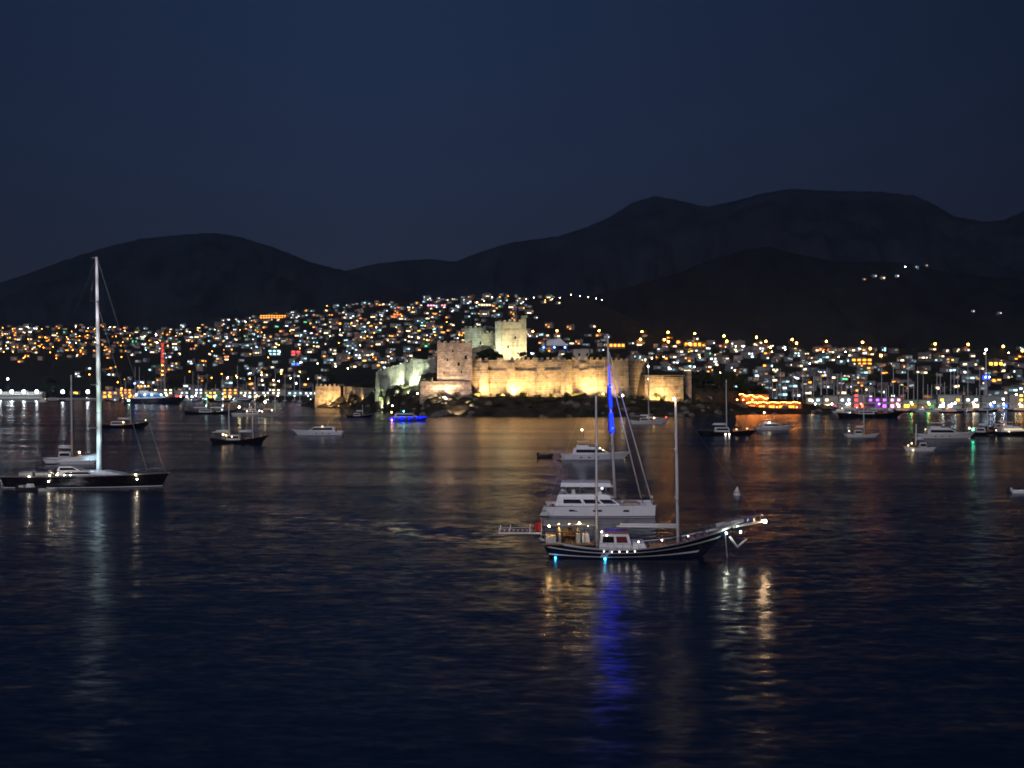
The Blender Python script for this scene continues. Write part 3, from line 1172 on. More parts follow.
# ================================================================== street lamps
def lamp_maker(colour, h=7.0, r=0.62, arm=1.1):
    def mk():
        t = thing("street_lamp", (0, 0, 0))
        g = MB()
        g.tube((0, 0, -1.5), (0, 0, h), 0.11, 0.07, 6)
        g.tube((0, 0, h), (0, -arm, h + 0.35), 0.06, 0.05, 6)
        g.build("pole", lamp_iron, t)
        b = MB()
        b.ball((0, -arm, h + 0.1), r, 8, 5)
        b.build("lantern", GLOBE[colour], t)
        return t
    return Proto(mk)


LAMPS = {k: lamp_maker(k) for k in ('amber', 'warm white', 'cool white', 'pale cyan')}
GLOBE['sodium'] = E("sodium_lamp_glass", (1.0, 0.36, 0.045), 66, True)
BIGLAMP = lamp_maker('sodium', 9.0, 1.35)
BIGWHITE = lamp_maker('cool white', 12.0, 1.15)


def xzone(px):
    if px < 60: return "above the left quay"
    if px < 100: return "left of the sloop mast"
    if px < 150: return "right of the sloop mast"
    if px < 200: return "around the red lit mast"
    if px < 260: return "above the moored schooners"
    if px < 320: return "left of the castle bastion"
    if px < 380: return "above the low sea bastion"
    if px < 437: return "above the pale castle walls"
    if px < 472: return "above the pinkish castle tower"
    if px < 530: return "behind the castle keep"
    if px < 600: return "right of the castle keep"
    if px < 650: return "behind the blue lit mast"
    if px < 700: return "above the right bastion"
    if px < 760: return "above the dark knoll"
    if px < 810: return "above the orange terrace"
    if px < 870: return "above the pink waterfront"
    if px < 930: return "behind the marina masts"
    return "at the far right shore"


def tier(px, d):
    t = (d - interp(T_DS, px)) / (interp(T_DC, px) - interp(T_DS, px))
    return "low" if t < 0.3 else ("halfway up" if t < 0.65 else "high")


def lamp_at(px, py_hint, colour='amber', d=None, proto=None, group="street lamps of the town"):
    """stands a lamp on the slope where the photograph shows its light"""
    lo, hi = interp(T_DS, px) + 2, interp(T_DC, px)
    if d is None:
        best = None
        for k in range(80):
            dd = lerp(lo, hi, k / 79)
            py = HY - (town_z(px, dd) + 7.1 - CH) / dd * F
            if best is None or abs(py - py_hint) < best[0]:
                best = (abs(py - py_hint), dd)
        d = best[1]
    o = (proto or LAMPS[colour]).put(P(px, d, z=town_z(px, d)), random.uniform(-0.5, 0.5))
    big = "tall " if proto is not None else ""
    auto(o, big + colour + " lamp " + tier(px, d), xzone(px), "street lamp", group)


# the row of amber lamps along the hill road
for px, py in ((533, 333), (557, 332), (599, 332), (642, 333), (668, 334), (695, 335), (724, 336), (756, 337), (766, 343), (792, 338), (826, 341), (862, 344), (881, 357), (935, 345), (968, 346), (1003, 348), (1022, 352), (640, 341), (664, 341), (668, 343), (690, 345), (727, 343), (770, 349), (796, 345), (870, 350)):
    lamp_at(px, py, 'amber', proto=BIGLAMP, group="amber lamps along the hill road")
# amber lamps of the left part of town and the slope
for px, py in ((3, 328), (13, 329), (21, 329), (42, 329), (28, 339), (45, 337), (57, 334), (67, 337), (80, 336), (88, 335), (116, 336), (130, 336), (6, 346), (14, 347), (4, 352), (13, 352), (25, 346), (25, 357), (33, 349), (40, 346), (44, 348), (53, 347), (73, 350), (81, 350), (78, 355), (24, 358), (123, 342), (116, 367), (122, 357), (90, 375), (82, 372), (118, 382), (122, 388), (125, 379), (108, 370), (57, 358), (3, 335), (72, 332), (50, 352),
               (198, 330), (212, 351), (224, 350), (232, 349), (300, 348), (279, 345), (327, 306), (409, 337), (411, 327), (425, 326), (374, 333), (339, 343), (388, 340), (435, 336), (459, 335), (314, 346), (352, 323), (402, 316), (447, 322), (290, 331), (262, 332), (240, 330), (182, 333), (176, 336), (170, 332), (268, 358), (345, 318), (396, 327), (413, 308), (222, 374), (236, 376), (262, 373), (281, 375), (300, 372), (212, 378), (190, 371), (250, 378), (168, 345), (160, 341)):
    lamp_at(px, py, 'amber')
for px, py in ((125, 331), (145, 336), (156, 334), (190, 332), (205, 334), (246, 322), (251, 327), (340, 330), (330, 337), (376, 327), (360, 345), (372, 354), (300, 362), (318, 364), (336, 366), (237, 377), (262, 381), (274, 380), (308, 379), (291, 378), (348, 369), (652, 358), (664, 357), (700, 357), (772, 352), (823, 352), (838, 357), (860, 349), (700, 372), (720, 372), (735, 370), (1008, 353), (984, 353)):
    lamp_at(px, py, 'warm white')
for px, py in ((28, 327), (31, 332), (97, 331), (76, 327), (88, 328), (110, 327), (228, 378), (250, 374), (262, 375), (279, 381), (296, 383), (785, 350), (736, 346), (744, 346), (810, 363), (845, 352)):
    lamp_at(px, py, 'cool white')
for px, py in ((70, 343), (76, 343), (146, 350), (215, 329), (280, 352), (365, 331), (361, 337), (690, 366), (694, 367), (772, 366), (785, 347), (350, 354)):
    lamp_at(px, py, 'pale cyan')
for px, py in ((156, 338), (157, 345)):
    lamp_at(px, py, 'cool white', proto=BIGWHITE)


# ================================================================== houses
def house_maker(kind, colour, wallmat):
    def mk():
        t = thing("house", (0, 0, 0))
        W, D, H, storeys = {'small': (9, 8, 4.6, 1), 'medium': (12.5, 10, 7.4, 2), 'block': (17, 11, 10.6, 3)}[kind]
        MB().box((0, 0, H / 2 - 3), (W, D, H + 6)).build("wall", wallmat, t)
        if kind == 'small':
            g = MB()
            hw, hd = W / 2 + 0.5, D / 2 + 0.5
            g.add([(-hw, -hd, H + .01), (hw, -hd, H + .01), (hw, hd, H + .01), (-hw, hd, H + .01), (-hw * .35, 0, H + 2.2), (hw * .35, 0, H + 2.2)],
                  [(3, 2, 1, 0), (0, 1, 5, 4), (1, 2, 5), (2, 3, 4, 5), (3, 0, 4)])
            g.build("roof", tiles, t)
        else:
            g = MB()
            g.box((0, 0, H + 0.16), (W + 0.6, D + 0.6, 0.3))
            g.box((0, -D / 2 - 0.15, H + 0.75), (W + 0.6, 0.25, 0.9))
            g.box((0, D / 2 + 0.15, H + 0.75), (W + 0.6, 0.25, 0.9))
            g.box((W * 0.25, D * 0.15, H + 1.5), (3.2, 3, 2.4))
            r = g.build("roof", flatroof, t)
        rnd = random.Random(kind + colour)
        cols = {'small': 2, 'medium': 3, 'block': 4}[kind]
        cells = [(c, s) for s in range(storeys) for c in range(cols)]
        rnd.shuffle(cells)
        lit = cells[:{'small': 2, 'medium': 3, 'block': 5}[kind]]
        for c, s in cells:
            x = (c + 0.5) / cols * W - W / 2
            wide = rnd.choice((1.6, 2.4, 3.6)) if (c, s) in lit else 1.3
            z = s * 3.1 + 1.9
            if (c, s) in lit:
                MB().box((x, -D / 2 - 0.02, z), (wide, 0.12, 1.7)).build("window", WIN[colour] if (c, s) == lit[0] or rnd.random() < 0.3 else DIM[colour], t)
            elif rnd.random() < 0.5:
                MB().box((x, -D / 2 - 0.02, z), (wide, 0.12, 1.5)).build("window", glass, t)
        if kind != 'small':
            g = MB()
            g.box((0, -D / 2 - 0.7, 3.05), (W * 0.7, 1.4, 0.2))
            g.box((0, -D / 2 - 1.35, 3.6), (W * 0.7, 0.1, 0.9))
            g.build("balcony", wallmat, t)
        return t
    return Proto(mk)


HOUSES = {}
WALLS = {'white': plaster, 'grey': plaster_grey, 'ochre': plaster_ochre}
NOUN = {'small': "tile-roofed house", 'medium': "flat-roofed house", 'block': "apartment block"}


def put_house(px, d, kind, colour, wallname, rz, s=1.0):
    key = (kind, colour, wallname)
    if key not in HOUSES:
        HOUSES[key] = house_maker(kind, colour, WALLS[wallname])
    z = min(town_z(px, d), town_z(px, d - 5 * s))
    o = HOUSES[key].put(P(px, d, z=z), rz, s)
    auto(o, "%s %s lit %s" % (wallname, NOUN[kind], colour), tier(px, d) + " " + xzone(px), "house", "houses on the town hillside")


rh = random.Random(21)


def density(px, py):
    k = 0.55 + 0.9 * fbm(px * 0.045, py * 0.11, 8, 2)       # clusters and gaps
    if px < 130:
        a = 0.9 if py < 353 else (0.15 if py < 362 else 0.04)
    elif px < 200:
        a = 0.9 if py < 350 else (0.25 if py < 366 else 0.1)
    elif px < 330:
        a = 1.0 if py < 349 else (0.4 if py < 368 else 0.15)
    elif px < 440:
        a = 1.0 if py < 346 else (0.6 if py < 370 else 0.0)
    elif px < 530:
        a = 1.0 if py < 318 else 0.45
    elif px < 620:
        a = 0.5 if py < 306 else (0.05 if py < 336 else 0.5)
    elif px < 800:
        a = 0.75 if py > 343 else 0.05
    elif px < 875:
        a = 0.9
    else:
        a = 0.15 if py < 357 else 0.42
    return a * max(0.05, min(1.3, k + 0.25))


spots = []
tries = 0
while len(spots) < 250 and tries < 30000:
    tries += 1
    if rh.random() < 0.8:
        px = rh.uniform(-12, 600)
        t = rh.random() ** 1.15
    else:
        px = rh.uniform(600, 1035)
        t = rh.random() ** 1.0
    pass
    # the town spreads over the slope in the middle and is thinner towards the left hill
    ds, dc = interp(T_DS, px), interp(T_DC, px)
    d = lerp(ds + 45, dc - 5, t)
    if px > 560 and px < 650 and t > 0.75:
        continue
    if px > 400 and px < 700 and HY - (town_z(px, d) + 8 - CH) / d * F > 366:
        continue
    py = HY - (town_z(px, d) - CH) / d * F
    if rh.random() > density(px, py):
        continue
    if any(abs(px - a_) < 7.0 and abs(py - b_) < 3.8 for a_, b_, _ in spots):
        continue
    spots.append((px, py, d))
for px, py, d in spots:
    cw = [('amber', 24), ('warm white', 34), ('cool white', 20), ('pale cyan', 14), ('orange red', 2), ('green', 2), ('yellow', 4)]
    if px < 130:
        cw = [('amber', 55), ('yellow', 12), ('warm white', 20), ('cool white', 8)]
    elif px > 620:
        cw = [('amber', 10), ('warm white', 36), ('cool white', 28), ('pale cyan', 24), ('orange red', 3)]
    colour = rh.choices([c for c, _ in cw], [k for _, k in cw])[0]
    kind = rh.choices(('small', 'medium', 'block'), (60, 36, 4) if px > 600 else (30, 50, 20))[0]
    put_house(px, d, kind, colour, rh.choices(('white', 'grey', 'ochre'), (60, 25, 15))[0], rh.uniform(-0.6, 0.6), rh.uniform(0.85, 1.1))

# beyond the 290 houses: the many smaller far ones, as one mass
def far_houses():
    rnd = random.Random(77)
    mats = [plaster_grey, plaster] + [WIN[c] for c in ('amber', 'warm white', 'cool white', 'pale cyan', 'yellow', 'green', 'orange red')] + [DIM[c] for c in ('amber', 'warm white', 'cool white', 'pale cyan', 'yellow', 'green', 'orange red')]
    vs, fs, mi = [], [], []
    wts = (18, 34, 26, 20, 5, 2, 3)
    cnt = 0
    tries = 0
    while cnt < 900 and tries < 90000:
        tries += 1
        px = rnd.uniform(-5, 600) if rnd.random() < 0.8 else rnd.uniform(600, 1030)
        t = rnd.random()
        ds, dc = interp(T_DS, px), interp(T_DC, px)
        d = lerp(ds + 50, dc - 5, t)
        if 560 < px < 650 and t > 0.75:
            continue
        py = HY - (town_z(px, d) - CH) / d * F
        if 395 < px < 700 and py > 372:
            continue
        if rnd.random() > density(px, py):
            continue
        if any(abs(px - a_) < 3.5 and abs(py - b_) < 2.3 for a_, b_, _ in spots):
            continue
        spots.append((px, py, d))
        cnt += 1
        W, D, H = rnd.uniform(6, 11), 7, rnd.uniform(3.2, 6.5)
        z = town_z(px, d - 4)
        g = MB()
        rz = rnd.uniform(-0.6, 0.6)
        p = P(px, d, z=z)
        g.box((0, 0, H / 2 - 3), (W, D, H + 6))
        g.box((0, 0, H + 0.15), (W + 0.5, D + 0.5, 0.3))
        nb = len(g.f)
        for k in range(rnd.choice((1, 1, 2, 2, 3))):
            g.box((rnd.uniform(-W * .35, W * .35), -D / 2 - 0.02, rnd.uniform(1.6, max(1.7, H - 1.2))), (rnd.choice((1.4, 2.2, 3.2)), 0.12, rnd.choice((1.3, 1.7))))
        c_ = rnd.choices(range(7), (50, 18, 8, 3, 14, 1, 4) if px < 130 else wts)[0] + 2
        ca, sa = math.cos(rz), math.sin(rz)
        o = len(vs)
        vs += [(p.x + x * ca - y * sa, p.y + x * sa + y * ca, p.z + zz) for x, y, zz in g.v]
        fs += [tuple(i + o for i in f) for f in g.f]
        wm = rnd.randint(0, 1)
        mi += [wm] * nb + [c_ if rnd.random() < 0.5 else c_ + 7] * (len(g.f) - nb)
    me = bpy.data.meshes.new("far_houses")
    me.from_pydata(vs, [], fs)
    for m in mats:
        me.materials.append(m)
    me.polygons.foreach_set("material_index", mi)
    me.update()
    o = bpy.data.objects.new("far_houses", me)
    COL.objects.link(o)
    tag(o, "scattered far small houses with tiny lit windows between the nearer ones", "houses", None, "stuff")


far_houses()

# dark trees between the houses
LAMPLIT = [o for o in bpy.data.objects if o.get('category') == "street lamp" and o.get('group') in ("amber lamps along the hill road", "street lamps of the town")]
for o in LAMPLIT:
    big = o['group'].startswith("amber")
    if rh.random() > (0.85 if big else 0.3):
        continue
    d = o.location.y + 8.6
    px = o.location.x / o.location.y * F + 512 + rh.uniform(-3.5, 3.5)
    kind = rh.choice(('small', 'small', 'medium'))
    colour = rh.choice(('amber', 'warm white', 'cool white'))
    key = (kind, colour, rh.choice(('white', 'ochre')))
    if key not in HOUSES:
        HOUSES[key] = house_maker(kind, colour, WALLS[key[2]])
    h = HOUSES[key].put(P(px, d, z=o.location.z), rh.uniform(-0.25, 0.25), 0.95)
    auto(h, "lamp-lit %s %s" % (key[2], NOUN[kind]), ("beside the hill road " if big else "") + xzone(px), "house", "houses on the town hillside")
for o in [o for o in bpy.data.objects if o.get('category') == "street lamp" and o.get('group') in ("amber lamps along the hill road", "street lamps of the town")]:
    big = o['group'].startswith("amber")
    if not big and rt.random() > 0.4:
        continue
    d = o.location.y + rt.uniform(2.0, 5.0)
    px = o.location.x / o.location.y * F + 512 + rt.uniform(-3.0, 3.0)
    plant_tree(rt.choice(('pine', 'broadleaf', 'broadleaf')), px, d, town_z(px, d), rt.uniform(0.8, 1.2), "by lamp " + tier(px, d) + " " + xzone(px), "trees between the houses")
for i in range(150):
    px = rt.uniform(-10, 1030)
    t = rt.random()
    if i < 60:
        px, t = rt.choice((rt.uniform(-5, 130), rt.uniform(130, 330), rt.uniform(860, 1030))), rt.uniform(0.02, 0.2)
    d = lerp(interp(T_DS, px) + 15, interp(T_DC, px), t)
    plant_tree(rt.choice(('pine', 'broadleaf', 'cypress', 'broadleaf')), px, d, town_z(px, d), rt.uniform(0.8, 1.5), tier(px, d) + " " + xzone(px), "trees between the houses")

# small settlement high on the dark hill
hz = [(864, 280, 'amber'), (874, 277, 'cool white'), (882, 279, 'warm white'), (897, 277, 'cool white'), (916, 268, 'pale cyan'), (926, 266, 'warm white'), (973, 312, 'cool white'), (999, 314, 'cool white')]


def ridge_point(px, py):
    """distance at which the line of sight meets the dark hill"""
    dg = bpy.context.evaluated_depsgraph_get()
    o = Vector((0, 0, CH))
    dv = (P(px, 1000, py) - o).normalized()
    ok, loc, nrm, idx, ob, mt = SC.ray_cast(dg, o + dv * 1300, dv)
    return loc if ok else P(px, 2700, py)


bpy.context.view_layer.update()
for px, py, colour in hz:
    loc = ridge_point(px, py)
    key = ('small', colour, 'white')
    if key not in HOUSES:
        HOUSES[key] = house_maker(*key[:2], WALLS['white'])
    o = HOUSES[key].put(loc, rh.uniform(-0.5, 0.5), rh.uniform(0.8, 1.2))
    auto(o, "lone white house with %s windows" % colour, "high on the dark hill", "house", "houses on the dark hill")
loc = ridge_point(905, 272)
o = BIGWHITE.put(loc, 0)
o['category'] = "street lamp"
o['label'] = "single bright cool white lamp high on the dark hill"
for px, py in ((571, 290), (580, 289), (588, 288), (596, 289), (602, 290), (560, 298), (545, 300), (552, 299), (492, 297), (500, 297), (508, 296), (516, 300), (526, 300), (534, 298), (484, 301), (477, 303)):
    lamp_at(px, py, random.choice(('warm white', 'amber', 'cool white', 'warm white')))


# the orange lit hotel terrace and long lit buildings on the slope
def lit_building(px0, px1, py_base, h, colour, label, name="hotel", strips=1, wallmat=None, z_strength=None):
    pxm = (px0 + px1) / 2
    lo, hi = interp(T_DS, pxm), interp(T_DC, pxm)
    best = min((abs(HY - (town_z(pxm, lerp(lo, hi, k / 99)) - CH) / lerp(lo, hi, k / 99) * F - py_base), lerp(lo, hi, k / 99)) for k in range(1, 100))
    d = best[1]
    W = (px1 - px0) / F * d
    t = thing(name, P(pxm, d, z=town_z(pxm, d)), 0, label, "building")
    MB().box((0, 4, h / 2 - 3), (W, 10, h + 6)).build("wall", wallmat or plaster_ochre, t)
    MB().box((0, 4, h + 0.2), (W + 1, 11, 0.4)).build("roof", flatroof, t)
    n = max(2, int(W / 5))
    for s in range(strips):
        for k in range(n):
            x = (k + 0.5) / n * W - W / 2
            MB().box((x, -1.03, (s + 0.55) * h / strips), (W / n * 0.62, 0.12, h / strips * 0.5)).build("window", WIN[colour], t)
    return t


lit_building(260, 289, 319, 8, 'amber', "long hotel with glowing orange windows high on the town slope", strips=2)
lit_building(427, 446, 307, 5, 'pink', "low pinkish lit hall at the top of the town slope")
lit_building(478, 496, 307, 6, 'warm white', "white lit terrace building high behind the castle keep")
lit_building(268, 281, 356, 9, 'pale cyan', "pale cyan lit block on the low slope left of the castle", strips=2, wallmat=plaster)
lit_building(291, 301, 356, 8, 'red', "red lit facade on the low slope left of the castle", strips=2, wallmat=plaster)
lit_building(291, 301, 366, 5, 'blue', "small blue lit shop front below the red facade", wallmat=plaster)
lit_building(28, 38, 330, 6, 'cool white', "cool white lit hall on the hill above the left quay", wallmat=plaster)
lit_building(24, 34, 331, 3, 'amber', "low amber lit kiosk on the hill above the left quay", name="kiosk", wallmat=plaster)
lit_building(393, 402, 318, 9, 'orange red', "orange lit block above the pale castle walls", strips=2)
lit_building(605, 625, 348, 7, 'amber', "amber lit villas building right of the blue lit mast", strips=1)
lit_building(684, 706, 348, 8, 'amber', "amber lit terrace block above the right bastion", strips=1)
lit_building(851, 872, 366, 9, 'amber', "amber lit block behind the marina masts", strips=2)
lit_building(814, 830, 352, 6, 'orange red', "orange red lit house above the pink waterfront")
lit_building(988, 1003, 367, 7, 'yellow', "yellow lit block at the far right shore", strips=1)

# red lit mast with a lattice on the left shore
t = thing("lattice_mast", P(163, 1260, z=1.5), 0, "slim lattice mast glowing red above the left harbour", "mast")
g = MB()
for sx in (-1, 1):
    for sy in (-1, 1):
        g.tube((2.2 * sx, 2.2 * sy, 0), (1.2 * sx, 1.2 * sy, 62), 0.22, 0.16, 5)
for k in range(12):
    z = k * 5
    r = 2.2 - k * 0.083
    g.tube((-r, -r, z), (r, -r, z + 5), 0.1, 0.1, 4)
    g.tube((r, -r, z), (-r, -r, z + 5), 0.1, 0.1, 4)
    g.tube((-r, -r, z), (-r, r, z + 5), 0.1, 0.1, 4)
    g.tube((r, r, z), (r, -r, z + 5), 0.1, 0.1, 4)
g.build("lattice", alu, t)
redglow = E("red_panel_light", (1.0, 0.1, 0.05), 0.9)
for k in range(4):
    MB().box((0, -1.9, 38 + k * 5.6), (2.6, 0.2, 4.6)).build("light_panel", redglow, t)
for z in (34, 28, 24):
    MB().ball((0, -2.0, z), 0.6).build("lamp", GLOBE['amber'], t)

# blue canopy above the castle
t = thing("canopy", P(554, 800, z=27), 0, "blue lit pointed canopy rising behind the gold curtain wall", "canopy")
g = MB()
for sx in (-1, 1):
    for sy in (-1, 1):
        g.tube((8 * sx, 5 * sy, -1), (8 * sx, 5 * sy, 16), 0.2, 0.2, 6)
g.build("post", alu, t)
g = MB()
g.add([(-9, -6, 15.8), (9, -6, 15.8), (9, 6, 15.8), (-9, 6, 15.8), (-3, 0, 20), (4, 0, 21)], [(0, 1, 5, 4), (1, 2, 5), (2, 3, 4, 5), (3, 0, 4), (3, 2, 1, 0)])
g.build("roof", sailcloth, t)
for x in (-7, 0, 7):
    MB().ball((x, -7.2, 14.6), 0.55).build("lamp", E("blue_canopy_lamp", (0.04, 0.1, 1.0), 55, True), t)

# light mast at the right with a blue light
t = thing("control_mast", P(986, 1030, z=1.5), 0, "slim white mast with a glowing blue cabin at the far right", "mast")
MB().tube((0, 0, -1), (0, 0, 44), 0.5, 0.25, 8).build("pole", mastwhite, t)
g = MB()
g.prism([(3.2 * math.cos(k * math.pi / 4), 3.2 * math.sin(k * math.pi / 4)) for k in range(8)], 19, 22.4)
g.build("cabin", E("blue_cabin_glow", (0.03, 0.08, 1.0), 2.6), t)
MB().ball((0, 0, 44.6), 0.9).build("lamp", GLOBE['cool white'], t)
for x in (-1.6, 1.6):
    MB().ball((x, -3.3, 21), 0.5).build("lamp", GLOBE['cool white'], t)


# ================================================================== waterfront buildings
def waterfront(px0, px1, d, h, lower, upper, label, z=1.5, awning=cream, wallmat=None, name="waterfront_building"):
    pxm = (px0 + px1) / 2
    W = (px1 - px0) / F * d
    t = thing(name, P(pxm, d, z=z), 0, label, "building")
    MB().box((0, 4.5, h / 2), (W, 9, h)).build("wall", wallmat or plaster, t)
    MB().box((0, 4.5, h + 0.2), (W + 0.8, 9.8, 0.4)).build("roof", flatroof, t)
    g = MB()
    g.add([(-W / 2, -0.02, 3.7), (W / 2, -0.02, 3.7), (W / 2, -3.2, 3.0), (-W / 2, -3.2, 3.0), (-W / 2, -0.02, 3.85), (W / 2, -0.02, 3.85), (W / 2, -3.2, 3.15), (-W / 2, -3.2, 3.15)],
          [(0, 1, 2, 3), (7, 6, 5, 4), (3, 2, 6, 7), (0, 3, 7, 4), (2, 1, 5, 6), (1, 0, 4, 5)])
    g.build("awning", awning, t)
    n = max(2, int(W / 4.2))
    for k in range(n):
        x = (k + 0.5) / n * W - W / 2
        if lower and (k * 5 + int(px1)) % 4:
            c = lower if isinstance(lower, str) else lower[k % len(lower)]
            MB().box((x, -0.03, 1.5), (W / n * (0.4 + 0.1 * ((k * 3 + int(px0)) % 4)), 0.14, 2.0)).build("shop_front", WIN[c] if (k + int(px0)) % 4 else DIM[c], t)
        if upper and (k * 7 + int(px0)) % 5:
            c = upper if isinstance(upper, str) else upper[k % len(upper)]
            for zz in ([5.4] if h < 9 else [5.4, 8.4]):
                MB().box((x, -0.03, zz), (W / n * 0.4, 0.14, 1.5)).build("window", WIN[c], t)
    if lower:
        c = lower if isinstance(lower, str) else lower[0]
        for k in range(max(1, n // 2)):
            x = (k + 0.5) / max(1, n // 2) * W - W / 2
            MB().ball((x, -3.45, 2.8), 0.5).build("lamp", GLOBE[c], t)
    return t


# left harbour front
for px0, px1, h, lo, up, lab in (
        (102, 118, 7, 'amber', 'amber', "amber lit waterfront house between the sloop and the lattice mast"),
        (119, 136, 9, ('amber', 'orange red'), 'amber', "tall orange lit waterfront house beside the blue lamp"),
        (138, 152, 7, ('amber', 'warm white'), None, "low waterfront cafe behind the blue lit yacht"),
        (153, 173, 9, 'amber', 'warm white', "amber lit waterfront restaurant below the red mast"),
        (175, 189, 8, ('red', 'pink', 'cool white'), 'pale cyan', "waterfront bar with red and white lights"),
        (190, 203, 10, ('cool white', 'pale cyan'), 'cool white', "cool white lit waterfront block right of the red bar"),
        (204, 221, 8, ('green', 'yellow', 'warm white'), 'yellow', "waterfront bar with green and yellow lights"),
        (222, 238, 9, ('amber', 'warm white'), 'amber', "amber lit waterfront block behind the dark schooner"),
        (239, 252, 8, ('cool white', 'purple'), 'warm white', "waterfront bar with a purple light behind the lit schooner"),
        (253, 270, 7, 'warm white', 'cool white', "warm white waterfront block behind the lit schooner"),
        (271, 286, 9, ('cool white', 'warm white'), 'warm white', "bright white waterfront arcade left of the breakwater end"),
        (287, 303, 8, ('cool white', 'pink'), 'pale cyan', "waterfront bar with a pink light near the castle"),
        (304, 322, 7, ('cool white', 'warm white'), 'cool white', "white lit waterfront hall beside the sea bastion"),
        (323, 352, 9, 'warm white', 'pale cyan', "pale waterfront terrace just behind the sea bastion")):
    pxm = (px0 + px1) / 2
    d = interp(T_DS, pxm) + 18
    waterfront(px0, px1, d, h, lo, up, lab)
# floodlit quay building at the far left
t = waterfront(-60, 42, 1203, 6, None, None, "long pale quay hall washed by white lamps at the far left", z=2, wallmat=plaster)
for px in (0, 12, 24, 37, 63, 88):
    o = lamp_maker('cool white', 6.2, 1.6, 0.6).put(P(px, 1195, z=2.0), 0)
    auto(o, "bright bluish white quay lamp", "on the left quay", "street lamp", "white lamps on the left quay")
o = lamp_maker('cool white', 19, 0.9, 0.6).put(P(8, 1200, z=2.0), 0)
o['category'] = "street lamp"
o['label'] = "taller white lamp standing over the far left quay lamps"
o = lamp_maker('blue', 17, 0.9, 0.6).put(P(135, 1180, z=-0.5), 0)
o['category'] = "street lamp"
o['label'] = "blue lamp on a tall post beside the blue lit yacht"

# right harbour front, on the quay
for px0, px1, d, h, lo, up, lab in (
        (806, 822, 784, 7, ('cool white', 'warm white'), ('warm white', 'pale cyan'), "white lit waterfront cafe next to the orange terrace"),
        (823, 838, 786, 8, ('warm white', 'pink'), ('warm white', 'pink'), "pinkish waterfront restaurant with two lit storeys"),
        (839, 852, 785, 8, ('cool white', 'warm white'), 'cool white', "waterfront bar with a wide white lit shop front"),
        (853, 866, 788, 9, ('red', 'orange red'), 'red', "waterfront club with red glowing front"),
        (867, 888, 786, 7, 'purple', 'purple', "waterfront club glowing purple behind the dark boat"),
        (889, 902, 786, 7, ('pink', 'warm white'), 'pink', "small waterfront bar with warm pinkish lights right of the purple club"),
        (903, 918, 785, 5.4, 'yellow', None, "low yellow lit waterfront kitchen with a green lamp"),
        (919, 936, 784, 5.4, ('yellow', 'green'), None, "low waterfront bar with green and yellow lights"),
        (938, 962, 786, 8.6, 'cool white', 'yellow', "two storey waterfront restaurant yellow above and white below"),
        (964, 980, 788, 8, 'warm white', 'cool white', "pale waterfront house left of the dark villa"),
        (982, 1008, 787, 8, ('cool white', 'blue'), None, "dark waterfront villa with a blue light"),
        (1010, 1040, 786, 9, 'warm white', ('warm white', 'yellow'), "pale waterfront house at the right edge")):
    waterfront(px0, px1, d, h, lo, up, lab, wallmat=plaster_grey if 'dark' in lab else plaster)
for px, c, h in ((928, 'green', 4), (911, 'green', 4), (1003, 'cool white', 6), (994, 'cool white', 4), (1016, 'warm white', 9), (973, 'warm white', 4), (849, 'cool white', 3.2), (812, 'warm white', 5), (943, 'cool white', 3.5), (955, 'cool white', 3.5)):
    o = lamp_maker(c, h, 0.55, 0.4).put(P(px, 773, z=1.5), 0)
    auto(o, "%s lamp post" % c, "on the right quay edge", "street lamp", "lamps on the right quay")


for px, d, z, c, h in ((622.5, 672, None, 'warm white', 5.0), (603, 680, None, 'warm white', 3.0), (417.5, 700, None, 'warm white', 3.4)):
    o = lamp_maker(c, h, 0.6 if px > 610 else 0.36, 0.4).put(P(px, d, z=head_z(px, d)), 0)
    auto(o, "warm lamp post", "on the rocky castle shore", "street lamp", "lamp posts on the castle shore")


